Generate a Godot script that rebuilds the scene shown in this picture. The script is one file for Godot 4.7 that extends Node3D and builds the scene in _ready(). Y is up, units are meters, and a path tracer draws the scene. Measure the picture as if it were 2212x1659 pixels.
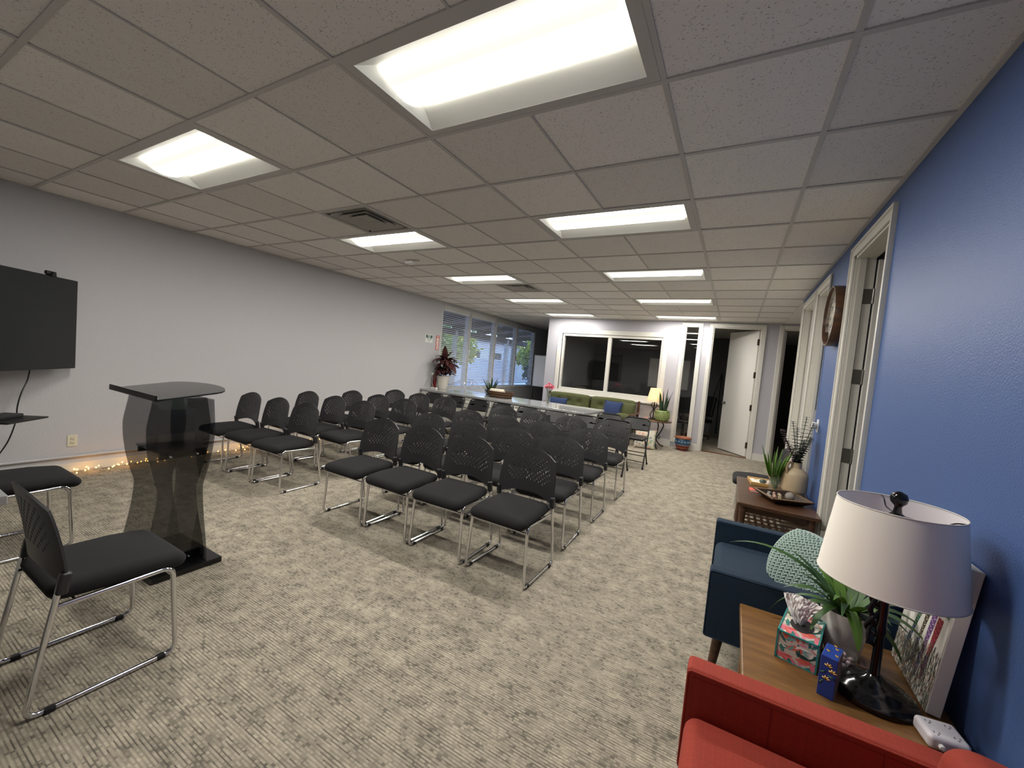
extends Node3D
# A meeting room with rows of black chairs, seen from beside two armchairs against a blue wall. Metres; x to the right, y up, -z down the room.

const XL := -4.12      # grey wall on the left
const XR := 2.29       # blue wall on the right
const ZB := -7.48      # partition at the far end
const ZF := 3.2        # wall behind the camera
const H := 2.66        # ceiling
const G := 0.6096      # ceiling grid
var M := {}
var used := {}
var rng := RandomNumberGenerator.new()


func _ready() -> void:
	rng.seed = 7
	var cam := Camera3D.new()
	cam.name = "camera"
	cam.transform = Transform3D(Basis(Vector3(0.871342, 0.088655, -0.4826), Vector3(-0.103224, 0.994651, -0.003653), Vector3(0.479695, 0.052999, 0.875833)), Vector3(1.5926, 1.4791, 1.731))
	cam.fov = 86.93
	cam.near = 0.02
	cam.far = 200.0
	cam.current = true
	add_child(cam)
	var we := WorldEnvironment.new()
	we.name = "world_environment"
	var e := Environment.new()
	e.background_mode = Environment.BG_SKY
	var sky := Sky.new()
	var sm := ProceduralSkyMaterial.new()
	sm.sky_top_color = Color(0.32, 0.52, 0.86)
	sm.sky_horizon_color = Color(0.78, 0.87, 0.98)
	sm.sky_curve = 0.2
	sm.ground_bottom_color = Color(0.34, 0.33, 0.3)
	sm.ground_horizon_color = Color(0.7, 0.75, 0.8)
	sm.sky_energy_multiplier = 2.2
	sm.ground_energy_multiplier = 0.5
	sky.sky_material = sm
	e.sky = sky
	e.tonemap_mode = Environment.TONE_MAPPER_LINEAR
	e.tonemap_exposure = 1.0
	e.sdfgi_enabled = true
	e.ssao_enabled = true
	e.ssil_enabled = true
	we.environment = e
	add_child(we)
	var sun := DirectionalLight3D.new()
	sun.name = "sun"
	sun.rotation_degrees = Vector3(-42, 200, 0)
	sun.light_energy = 5.0
	sun.light_color = Color(1.0, 0.95, 0.86)
	sun.light_angular_distance = 0.5
	sun.shadow_enabled = true
	add_child(sun)
	make_materials()
	build_shell()
	build_ceiling()
	build_lights()
	build_right_wall()
	build_back_wall()
	build_windows()
	build_outside()
	build_back_rooms()
	build_chairs()
	build_counter()
	build_sofa_corner()
	build_armchairs()
	build_lamp_table()
	build_long_table()
	build_left_side()
	build_podium()


# ---------------------------------------------------------------- nodes
func numbered(called: String) -> String:
	if not used.has(called):
		used[called] = 0
		return called
	used[called] += 1
	return "%s_%03d" % [called, used[called]]


func tag(o: Node3D, label: String, category := "", group := "", kind := "") -> Node3D:
	if label: o.set_meta("label", label)
	if category: o.set_meta("category", category)
	if group: o.set_meta("group", group)
	if kind: o.set_meta("kind", kind)
	return o


func thing(called: String, label: String, category: String, at := Vector3.ZERO, turn := 0.0, group := "") -> Node3D:
	var o := Node3D.new()
	o.name = numbered(called)
	add_child(o)
	o.position = at
	o.rotation.y = turn
	tag(o, label, category, group)
	return o


func begin() -> SurfaceTool:
	var st := SurfaceTool.new()
	st.begin(Mesh.PRIMITIVE_TRIANGLES)
	return st


func obj(called: String, st: SurfaceTool, m: Material, parent: Node3D = null, label := "") -> MeshInstance3D:
	return put(called, st.commit(), m, parent, label)


func put(called: String, mesh: Mesh, m: Material, parent: Node3D = null, label := "") -> MeshInstance3D:
	var o := MeshInstance3D.new()
	o.name = numbered(called) if parent == null else called
	o.mesh = mesh
	o.material_override = m
	(self if parent == null else parent).add_child(o, true)
	if label: o.set_meta("label", label)
	return o


func struct(called: String, st: SurfaceTool, m: Material, parent: Node3D = null, label := "") -> MeshInstance3D:
	var o := obj(called, st, m, parent)
	if parent == null: o.set_meta("kind", "structure")
	if label: o.set_meta("label", label)
	return o


func struct_root(called: String, label := "") -> Node3D:
	var o := Node3D.new()
	o.name = numbered(called)
	add_child(o)
	o.set_meta("kind", "structure")
	if label: o.set_meta("label", label)
	return o


func dup(proto: Node3D, at: Vector3, turn: float, label: String, group := "") -> Node3D:
	var r: Node3D = proto.duplicate()
	var s := String(proto.name)
	var n := s.rfind("_")
	if n > 0 and s.substr(n + 1).is_valid_int(): s = s.substr(0, n)
	r.name = numbered(s)
	add_child(r)
	r.position = at
	r.rotation.y = turn
	r.set_meta("label", label)
	if group: r.set_meta("group", group)
	return r


# ---------------------------------------------------------------- shapes
func vert(st: SurfaceTool, p: Vector3, n: Vector3, uv := Vector2.ZERO) -> void:
	st.set_normal(n)
	st.set_uv(uv)
	st.add_vertex(p)


# four corners, counter-clockwise seen from outside
func quad(st: SurfaceTool, a: Vector3, b: Vector3, c: Vector3, d: Vector3) -> void:
	var n := (b - a).cross(d - a)
	if n.length_squared() < 1e-16: n = (c - b).cross(a - c) * -1.0
	n = n.normalized()
	var ua := Vector2(0, 1)
	var ub := Vector2(1, 1)
	var uc := Vector2(1, 0)
	var ud := Vector2(0, 0)
	vert(st, a, n, ua); vert(st, c, n, uc); vert(st, b, n, ub)
	vert(st, a, n, ua); vert(st, d, n, ud); vert(st, c, n, uc)


func tri(st: SurfaceTool, a: Vector3, b: Vector3, c: Vector3) -> void:
	var n := (b - a).cross(c - a).normalized()
	vert(st, a, n); vert(st, c, n); vert(st, b, n)


func box(st: SurfaceTool, c: Vector3, s: Vector3, b := Basis()) -> void:
	var h := s * 0.5
	var p := []
	for i in 8:
		p.append(c + b * Vector3(h.x if i & 1 else -h.x, h.y if i & 2 else -h.y, h.z if i & 4 else -h.z))
	quad(st, p[4], p[5], p[7], p[6])
	quad(st, p[1], p[0], p[2], p[3])
	quad(st, p[5], p[1], p[3], p[7])
	quad(st, p[0], p[4], p[6], p[2])
	quad(st, p[6], p[7], p[3], p[2])
	quad(st, p[0], p[1], p[5], p[4])


# box between two corners
func span(st: SurfaceTool, a: Vector3, b: Vector3) -> void:
	box(st, (a + b) * 0.5, (a - b).abs())


# grid of points fn(u, v) for the listed u and v, with normals from differences; the outside is where du x dv points
func surf(st: SurfaceTool, fn: Callable, us: Array, vs: Array, flip := false) -> void:
	var nu := us.size()
	var pts := PackedVector3Array()
	var nrm := PackedVector3Array()
	for v in vs:
		for u in us:
			var p: Vector3 = fn.call(u, v)
			pts.append(p)
	for j in vs.size():
		for i in nu:
			var e := 3e-4
			var u: float = us[i]
			var v: float = vs[j]
			var du: Vector3 = fn.call(minf(u + e, us[-1]), v) - fn.call(maxf(u - e, us[0]), v)
			var dv: Vector3 = fn.call(u, minf(v + e, vs[-1])) - fn.call(u, maxf(v - e, vs[0]))
			var n := du.cross(dv)
			if n.length_squared() < 1e-20:
				var v2: float = v + 0.02 * (0.5 * (vs[0] + vs[-1]) - v)
				var u2: float = u + 0.02 * (0.5 * (us[0] + us[-1]) - u)
				du = fn.call(u2 + e, v2) - fn.call(u2 - e, v2)
				dv = fn.call(u2, v2 + e) - fn.call(u2, v2 - e)
				n = du.cross(dv)
			n = n.normalized()
			nrm.append(-n if flip else n)
	var umin: float = us[0]
	var vmin: float = vs[0]
	var ur: float = us[-1] - umin
	var vr: float = vs[-1] - vmin
	for j in vs.size() - 1:
		for i in nu - 1:
			var k := [j * nu + i, j * nu + i + 1, (j + 1) * nu + i + 1, (j + 1) * nu + i]
			var order := [0, 1, 2, 0, 2, 3] if flip else [0, 2, 1, 0, 3, 2]
			for o in order:
				var ii: int = i + (1 if o == 1 or o == 2 else 0)
				var jj: int = j + (1 if o >= 2 else 0)
				vert(st, pts[k[o]], nrm[k[o]], Vector2((us[ii] - umin) / ur, 1.0 - (vs[jj] - vmin) / vr))


func steps(a: float, b: float, n: int) -> Array:
	var r := []
	for i in n + 1: r.append(a + (b - a) * i / n)
	return r


# box with rounded edges; warp (optional) bends its points afterwards
func rounded(st: SurfaceTool, c: Vector3, s: Vector3, r: float, k := 2, mid := 1, b := Basis(), warp = null) -> void:
	var h := s * 0.5
	var rr := Vector3(minf(r, h.x * 0.999), minf(r, h.y * 0.999), minf(r, h.z * 0.999))
	var point := func(p: Vector3) -> Vector3:
		var q := Vector3(clampf(p.x, -h.x + rr.x, h.x - rr.x), clampf(p.y, -h.y + rr.y, h.y - rr.y), clampf(p.z, -h.z + rr.z, h.z - rr.z))
		var d := (p - q) / rr
		var o := q + d.normalized() * rr
		if warp != null: o = warp.call(o)
		return c + b * o
	for ax in 3:
		var a1 := (ax + 1) % 3
		var a2 := (ax + 2) % 3
		var lists := []
		for a in [a1, a2]:
			var l := []
			for i in k: l.append(-h[a] + rr[a] * i / k)
			var m0: float = -h[a] + rr[a]
			for i in mid: l.append(m0 + (-2.0 * m0) * i / mid)
			for i in k + 1: l.append(h[a] - rr[a] + rr[a] * i / k)
			lists.append(l)
		for sg in [1.0, -1.0]:
			surf(st, func(u: float, v: float):
				var p := Vector3.ZERO
				p[ax] = sg * h[ax]
				p[a1] = u
				p[a2] = v
				return point.call(p), lists[0], lists[1], sg < 0)


# corners of a polyline rounded off
func fillet(pts: Array, r: float, n := 5) -> PackedVector3Array:
	var out := PackedVector3Array([pts[0]])
	for i in range(1, pts.size() - 1):
		var p: Vector3 = pts[i]
		var a: Vector3 = (pts[i - 1] - p)
		var b: Vector3 = (pts[i + 1] - p)
		var d := minf(r, minf(a.length(), b.length()) * 0.49)
		var pa := p + a.normalized() * d
		var pb := p + b.normalized() * d
		for k in n + 1:
			var t := float(k) / n
			out.append(pa.lerp(p, t).lerp(p.lerp(pb, t), t))
	out.append(pts[-1])
	return out


func curve(pts: Array, n := 6) -> PackedVector3Array:
	var c := Curve3D.new()
	for i in pts.size():
		var a: Vector3 = pts[maxi(i - 1, 0)]
		var b: Vector3 = pts[mini(i + 1, pts.size() - 1)]
		var t := (b - a) / 6.0
		c.add_point(pts[i], -t, t)
	var out := PackedVector3Array()
	for i in pts.size() - 1:
		for k in n: out.append(c.sample(i, float(k) / n))
	out.append(pts[-1])
	return out


# a round bar along a path; r may be one radius or one per point
func tube(st: SurfaceTool, path: PackedVector3Array, r, sides := 8, flat := 1.0, closed := false) -> void:
	var n := path.size()
	var rings := []
	var norms := []
	var up := Vector3.UP
	var t0 := (path[1] - path[0]).normalized()
	if absf(t0.dot(up)) > 0.9: up = Vector3(0.31, 0.05, 0.95)
	var side := t0.cross(up).normalized()
	for i in n:
		var t: Vector3
		if closed: t = (path[(i + 1) % n] - path[(i + n - 1) % n]).normalized()
		else: t = (path[mini(i + 1, n - 1)] - path[maxi(i - 1, 0)]).normalized()
		side = (side - t * side.dot(t)).normalized()
		var top := side.cross(t).normalized()
		var rad: float = r if r is float else r[i]
		var ring := []
		var nn := []
		for k in sides:
			var a := TAU * k / sides
			var d := side * cos(a) + top * sin(a) * flat
			ring.append(path[i] + d * rad)
			nn.append((side * cos(a) * flat + top * sin(a)).normalized())
		rings.append(ring)
		norms.append(nn)
	for i in (n if closed else n - 1):
		var j := (i + 1) % n
		for k in sides:
			var l := (k + 1) % sides
			for o in [[i, k], [i, l], [j, l], [i, k], [j, l], [j, k]]:
				vert(st, rings[o[0]][o[1]], norms[o[0]][o[1]], Vector2(float(o[1]) / sides, float(o[0]) / n))
	if closed: return
	for e in [0, n - 1]:
		var dir := (path[0] - path[1]).normalized() if e == 0 else (path[n - 1] - path[n - 2]).normalized()
		for k in range(1, sides - 1):
			var tr := [rings[e][0], rings[e][k], rings[e][k + 1]]
			if (tr[1] - tr[0]).cross(tr[2] - tr[0]).dot(dir) > 0: tr = [tr[0], tr[2], tr[1]]
			for p in tr: vert(st, p, dir)


func bar(st: SurfaceTool, a: Vector3, b: Vector3, r: float, sides := 8) -> void:
	tube(st, PackedVector3Array([a, b]), r, sides)


# turned shape: profile of (radius, height), bottom to top on the outside
func lathe(st: SurfaceTool, prof: Array, segs := 24, at := Vector3.ZERO, sx := 1.0, sz := 1.0, b := Basis()) -> void:
	for i in prof.size() - 1:
		var p0: Vector2 = prof[i]
		var p1: Vector2 = prof[i + 1]
		if p0.is_equal_approx(p1): continue
		var nn := []
		var d := (p1 - p0).normalized()
		for s in [[i - 1, i, 0], [i + 1, i + 2, 1]]:
			var m := d
			if s[0] >= 0 and s[1] < prof.size():
				var o: Vector2 = (prof[s[1]] - prof[s[0]]).normalized()
				if o.dot(d) > 0.72: m = (d + o).normalized()
			nn.append(Vector2(m.y, -m.x))
		for k in segs:
			var q := []
			for o in [[0, k], [0, k + 1], [1, k + 1], [1, k]]:
				var a: float = TAU * o[1] / segs
				var p: Vector2 = p1 if o[0] else p0
				var n2: Vector2 = nn[o[0]]
				q.append([at + b * Vector3(cos(a) * p.x * sx, p.y, -sin(a) * p.x * sz), (b * Vector3(cos(a) * n2.x / sx, n2.y, -sin(a) * n2.x / sz)).normalized(), Vector2(float(o[1]) / segs, 1.0 - float(i + o[0]) / (prof.size() - 1))])
			for o in [0, 2, 1, 0, 3, 2]: vert(st, q[o][0], q[o][1], q[o][2])


func ball(st: SurfaceTool, c: Vector3, r: Vector3, segs := 12, b := Basis(), lump := 0.0) -> void:
	var prof := []
	var n := maxi(4, segs / 2)
	for i in n + 1:
		var a := -PI / 2 + PI * i / n
		prof.append(Vector2(cos(a) * (1.0 + lump * sin(a * 3.0)), sin(a)))
	lathe(st, prof, segs, c, 1.0, 1.0, b * Basis.from_scale(r))


# flat outline (counter-clockwise in its own x, y) given a thickness along its z
func plate(st: SurfaceTool, outline: PackedVector2Array, thick: float, xf := Transform3D()) -> void:
	var idx := Geometry2D.triangulate_polygon(outline)
	for s in [1.0, -1.0]:
		var n: Vector3 = xf.basis * Vector3(0, 0, s)
		for i in range(0, idx.size(), 3):
			var t := [idx[i], idx[i + 1], idx[i + 2]]
			var area := (outline[t[1]] - outline[t[0]]).cross(outline[t[2]] - outline[t[0]])
			if (area > 0) == (s > 0): t = [t[0], t[2], t[1]]
			for k in t: vert(st, xf * Vector3(outline[k].x, outline[k].y, s * thick * 0.5), n, outline[k])
	var m := outline.size()
	for i in m:
		var a := outline[i]
		var b := outline[(i + 1) % m]
		quad(st, xf * Vector3(a.x, a.y, -thick * 0.5), xf * Vector3(b.x, b.y, -thick * 0.5), xf * Vector3(b.x, b.y, thick * 0.5), xf * Vector3(a.x, a.y, thick * 0.5))


# a leaf with a folded midrib that arches over; dir is where it starts out
func leaf(st: SurfaceTool, base: Vector3, dir: Vector3, length: float, width: float, droop: float, n := 7, fold := 0.25, tip := 1.0, twist := 0.0) -> void:
	var p := base
	var d := dir.normalized()
	var pts := [p]
	var ds := [d]
	for i in n:
		d = (d + Vector3.DOWN * droop / n).normalized()
		p += d * length / n
		pts.append(p)
		ds.append(d)
	var rows := []
	for i in n + 1:
		var t := float(i) / n
		var side: Vector3 = ds[i].cross(Vector3.UP)
		if side.length() < 0.05: side = Vector3(1, 0, 0.3)
		side = side.normalized().rotated(ds[i], twist)
		var up := side.cross(ds[i]).normalized()
		var w := width * 0.5 * pow(maxf(0.0, sin(PI * pow(lerpf(0.12, 1.0, t), tip))), 0.75)
		rows.append([pts[i] - side * w + up * w * fold, pts[i], pts[i] + side * w + up * w * fold, up])
	for i in n:
		for k in 2:
			var a: Vector3 = rows[i][k]
			var b: Vector3 = rows[i][k + 1]
			var c: Vector3 = rows[i + 1][k + 1]
			var e: Vector3 = rows[i + 1][k]
			var u0: Vector3 = rows[i][3]
			var u1: Vector3 = rows[i + 1][3]
			vert(st, a, u0); vert(st, c, u1); vert(st, b, u0)
			vert(st, a, u0); vert(st, e, u1); vert(st, c, u1)


func text_mesh(s: String, size: float, depth := 0.001, font := "Droid Sans") -> TextMesh:
	var t := TextMesh.new()
	var f := SystemFont.new()
	f.font_names = PackedStringArray([font])
	f.font_weight = 700
	t.font = f
	t.text = s
	t.font_size = 48
	t.pixel_size = size / 48.0
	t.depth = depth
	return t


# ---------------------------------------------------------------- materials
func mat(c: Color, rough := 0.6, metal := 0.0) -> StandardMaterial3D:
	var m := StandardMaterial3D.new()
	m.albedo_color = c
	m.roughness = rough
	m.metallic = metal
	return m


func c8(r: int, g: int, b: int) -> Color:
	return Color8(r, g, b)


func noise_tex(size: int, freq: float, oct := 3, as_normal := false, bump := 4.0, sd := 1, type := FastNoiseLite.TYPE_SIMPLEX_SMOOTH) -> NoiseTexture2D:
	var n := FastNoiseLite.new()
	n.noise_type = type
	n.frequency = freq
	n.fractal_octaves = oct
	n.seed = sd
	var t := NoiseTexture2D.new()
	t.width = size
	t.height = size
	t.seamless = true
	t.noise = n
	t.as_normal_map = as_normal
	t.bump_strength = bump
	return t


func image_tex(w: int, h: int, data: PackedByteArray) -> ImageTexture:
	return ImageTexture.create_from_image(Image.create_from_data(w, h, false, Image.FORMAT_RGB8, data))


func tri_map(m: StandardMaterial3D, per_metre: float, world := true) -> StandardMaterial3D:
	m.uv1_triplanar = true
	m.uv1_world_triplanar = world
	m.uv1_scale = Vector3.ONE * per_metre
	return m


# ribbed loop carpet: fine ribs along x, yarn colours that change in short runs
func carpet_image() -> ImageTexture:
	var n := 1024
	var d := PackedByteArray()
	d.resize(n * n * 3)
	var r := RandomNumberGenerator.new()
	r.seed = 11
	var f := FastNoiseLite.new()
	f.frequency = 0.011
	f.fractal_octaves = 3
	f.seed = 5
	var blot := PackedFloat32Array()
	blot.resize(128 * 128)
	for y in 128:
		for x in 128:
			# wrapped round so that the pattern repeats without a seam
			var wx := x / 128.0
			var a := f.get_noise_2d(x * 8.0, y * 8.0) * (1.0 - wx) + f.get_noise_2d(x * 8.0 - 1024.0, y * 8.0) * wx
			var wy := y / 128.0
			var b := f.get_noise_2d(x * 8.0, y * 8.0 - 1024.0) * (1.0 - wx) + f.get_noise_2d(x * 8.0 - 1024.0, y * 8.0 - 1024.0) * wx
			blot[y * 128 + x] = lerpf(a, b, wy)
	var profile := [0.77, 0.84, 0.97, 1.04, 1.05, 1.04, 1.0, 0.91]
	for y in n:
		var rib := y % 8
		r.seed = 9000 + (y / 8) * 2 + (0 if rib < 2 else 1)
		var run := 0
		var tone := 1.0
		for x in n:
			if run <= 0:
				var roll := r.randf() + blot[(y >> 3) * 128 + (x >> 3)] * 0.35
				if rib < 2:
					run = r.randi_range(6, 70)
					tone = r.randf_range(0.98, 1.22) if roll < 0.62 else r.randf_range(0.66, 0.95)
				else:
					run = r.randi_range(3, 14)
					tone = r.randf_range(0.95, 1.07) if roll < 0.72 else (r.randf_range(0.86, 0.96) if roll < 0.93 else r.randf_range(0.68, 0.84))
			run -= 1
			var s: float = profile[rib] * tone * (0.94 + 0.12 * float((x * 7 + y * 13 + (x * y) % 5) % 11) / 11.0)
			s *= 1.0 - 0.2 * blot[(y >> 3) * 128 + (x >> 3)]
			if x % 384 == 0 or y % 384 == 1: s *= 0.88
			var k := (y * n + x) * 3
			d[k] = clampi(int(153 * s), 0, 255)
			d[k + 1] = clampi(int(145 * s), 0, 255)
			d[k + 2] = clampi(int(129 * s), 0, 255)
	return image_tex(n, n, d)


# mineral-fibre ceiling tile: pale with short dark fissures
func tile_image() -> ImageTexture:
	var n := 512
	var d := PackedByteArray()
	d.resize(n * n * 3)
	var r := RandomNumberGenerator.new()
	r.seed = 3
	for i in n * n:
		var s := 240 + r.randi_range(-6, 6)
		d[i * 3] = s
		d[i * 3 + 1] = s - 3
		d[i * 3 + 2] = s - 8
	for i in 950:
		var x := r.randf() * n
		var y := r.randf() * n
		var a := r.randfn(0.6, 0.7)
		var l := r.randi_range(1, 8)
		var dark := r.randf_range(0.42, 0.78)
		for k in l:
			var px := posmod(int(x + cos(a) * k), n)
			var py := posmod(int(y + sin(a) * k), n)
			for w in (2 if r.randf() < 0.3 else 1):
				var q := (posmod(py + w, n) * n + px) * 3
				for ch in 3: d[q + ch] = int(d[q + ch] * dark)
	return image_tex(n, n, d)


func wood_image(light: Color, dark: Color, sd: int) -> ImageTexture:
	var n := 256
	var d := PackedByteArray()
	d.resize(n * n * 3)
	var f := FastNoiseLite.new()
	f.seed = sd
	f.frequency = 0.03
	f.fractal_octaves = 3
	for y in n:
		for x in n:
			var w := absf(y - n / 2) / (n * 0.5)
			var v := f.get_noise_2d(x * 0.25, y * 2.2) * (1.0 - w) + f.get_noise_2d(x * 0.25, (n - y) * 2.2 + 900.0) * w
			var g := f.get_noise_2d(x * 1.5, y * 22.0) * 0.25
			var c := dark.lerp(light, clampf(0.55 + v * 0.9 + g, 0, 1))
			var k := (y * n + x) * 3
			d[k] = c.r8
			d[k + 1] = c.g8
			d[k + 2] = c.b8
	return image_tex(n, n, d)


# woven cloth: warp and weft with slubs
func weave_image(c: Color, sd: int, strength := 0.22) -> ImageTexture:
	var n := 256
	var d := PackedByteArray()
	d.resize(n * n * 3)
	var r := RandomNumberGenerator.new()
	r.seed = sd
	var row := []
	var col := []
	for i in n / 2:
		row.append(r.randf_range(-1, 1))
		col.append(r.randf_range(-1, 1))
	for y in n:
		for x in n:
			var over := ((x >> 1) + (y >> 1)) % 2 == 0
			var s: float = 1.0 + strength * (row[y >> 1] * 0.4 if over else col[x >> 1] * 0.4) + (0.05 if over else -0.06) + 0.1 * r.randf_range(-1, 1)
			var k := (y * n + x) * 3
			d[k] = clampi(int(c.r8 * s), 0, 255)
			d[k + 1] = clampi(int(c.g8 * s), 0, 255)
			d[k + 2] = clampi(int(c.b8 * s), 0, 255)
	return image_tex(n, n, d)


func make_materials() -> void:
	M.carpet = mat(Color.WHITE, 0.95)
	M.carpet.albedo_texture = carpet_image()
	tri_map(M.carpet, 1.0 / 1.6)
	var ti := tile_image()
	for i in 3:
		var t := mat(Color(1, 1, 1).darkened(0.025 * i), 0.95)
		t.albedo_texture = ti
		tri_map(t, 1.0 / G)
		t.uv1_offset = Vector3(0.37 * i, 0.2 * i, 0.61 * i)
		M["tile%d" % i] = t
	M.tee = mat(c8(196, 194, 190), 0.5)
	M.slab = mat(c8(186, 184, 180), 0.9)
	M.score = mat(c8(120, 116, 110), 0.9)
	M.wall = mat(c8(189, 188, 190), 0.75)
	M.wall.normal_enabled = true
	M.wall.normal_texture = noise_tex(512, 0.09, 3, true, 3.0, 4)
	M.wall.normal_scale = 0.35
	tri_map(M.wall, 1.3)
	M.lilac = mat(c8(176, 175, 182), 0.7)
	M.blue = mat(c8(72, 98, 150), 0.44)
	M.blue.normal_enabled = true
	M.blue.normal_texture = noise_tex(512, 0.06, 2, true, 4.0, 9)
	M.blue.normal_scale = 0.3
	M.blue.metallic_specular = 0.42
	tri_map(M.blue, 3.2)
	M.trim = mat(c8(210, 208, 200), 0.45)
	M.door = mat(c8(214, 212, 206), 0.45)
	M.steel = mat(c8(150, 148, 142), 0.35, 0.9)
	M.bronze = mat(c8(70, 62, 52), 0.4, 0.8)
	M.chrome = mat(c8(225, 225, 228), 0.12, 1.0)
	M.plastic = mat(c8(40, 40, 42), 0.4)
	M.black = mat(c8(22, 22, 23), 0.4)
	M.rubber = mat(c8(18, 18, 18), 0.8)
	M.seat = mat(Color.WHITE, 0.95)
	M.seat.albedo_texture = weave_image(c8(19, 19, 21), 2, 0.35)
	tri_map(M.seat, 6.0, false)
	M.white = mat(c8(232, 232, 230), 0.35)
	M.cabinet = mat(c8(222, 220, 212), 0.45)
	M.grey_top = mat(c8(150, 152, 152), 0.1)
	M.grey_top.metallic_specular = 0.8
	M.light_pan = mat(c8(236, 236, 232), 0.4)
	M.wood = mat(Color.WHITE, 0.32)
	M.wood.albedo_texture = wood_image(c8(98, 66, 44), c8(56, 38, 26), 8)
	tri_map(M.wood, 1.6, false)
	M.wood_tan = mat(Color.WHITE, 0.35)
	M.wood_tan.albedo_texture = wood_image(c8(134, 98, 54), c8(100, 68, 36), 21)
	tri_map(M.wood_tan, 1.3, false)
	M.oak = mat(c8(196, 158, 96), 0.5)
	M.navy = mat(Color.WHITE, 0.9)
	M.navy.albedo_texture = weave_image(c8(17, 41, 60), 31, 0.16)
	tri_map(M.navy, 5.0, false)
	M.red = mat(Color.WHITE, 0.88)
	M.red.albedo_texture = weave_image(c8(152, 54, 38), 33, 0.16)
	tri_map(M.red, 5.0, false)
	M.red_seam = mat(c8(128, 30, 18), 0.9)
	M.navy_seam = mat(c8(12, 32, 52), 0.9)
	M.olive = mat(Color.WHITE, 0.9)
	M.olive.albedo_texture = weave_image(c8(72, 76, 42), 37, 0.2)
	tri_map(M.olive, 3.0, false)
	M.cobalt = mat(Color.WHITE, 0.85)
	M.cobalt.albedo_texture = weave_image(c8(30, 48, 88), 39, 0.2)
	tri_map(M.cobalt, 3.0, false)
	M.mint = mat(c8(160, 180, 172), 0.9)
	M.leaf = mat(c8(58, 92, 40), 0.5)
	M.leaf.backlight_enabled = true
	M.leaf.backlight = Color(0.1, 0.16, 0.05)
	M.leaf_dark = mat(c8(44, 66, 42), 0.45)
	M.leaf_bright = mat(c8(92, 130, 48), 0.5)
	M.leaf_bright.backlight_enabled = true
	M.leaf_bright.backlight = Color(0.14, 0.2, 0.05)
	M.leaf_red = mat(c8(72, 36, 36), 0.5)
	M.leaf_red.backlight_enabled = true
	M.leaf_red.backlight = Color(0.1, 0.03, 0.02)
	M.euca = mat(c8(70, 80, 76), 0.7)
	M.euca_plum = mat(c8(92, 66, 76), 0.7)
	M.soil = mat(c8(48, 36, 28), 0.95)
	M.stem = mat(c8(84, 92, 52), 0.6)
	M.bark = mat(c8(96, 76, 58), 0.9)
	M.iron = mat(c8(24, 22, 20), 0.35, 0.3)
	M.pane = mat(Color(0.1, 0.12, 0.12, 0.03), 0.0)
	M.pane.transparency = BaseMaterial3D.TRANSPARENCY_ALPHA
	M.smoke = mat(Color(0.02, 0.02, 0.02, 0.48), 0.03)
	M.smoke.transparency = BaseMaterial3D.TRANSPARENCY_ALPHA
	M.glass = mat(Color(0.6, 0.66, 0.64, 0.08), 0.0)
	M.glass.transparency = BaseMaterial3D.TRANSPARENCY_ALPHA
	M.wrap = mat(Color(0.75, 0.8, 0.88, 0.22), 0.06)
	M.wrap.transparency = BaseMaterial3D.TRANSPARENCY_ALPHA
	M.smoke_top = mat(Color(0.05, 0.05, 0.05, 0.78), 0.08)
	M.smoke_top.transparency = BaseMaterial3D.TRANSPARENCY_ALPHA
	M.black_gloss = mat(c8(14, 14, 14), 0.12)


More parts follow.
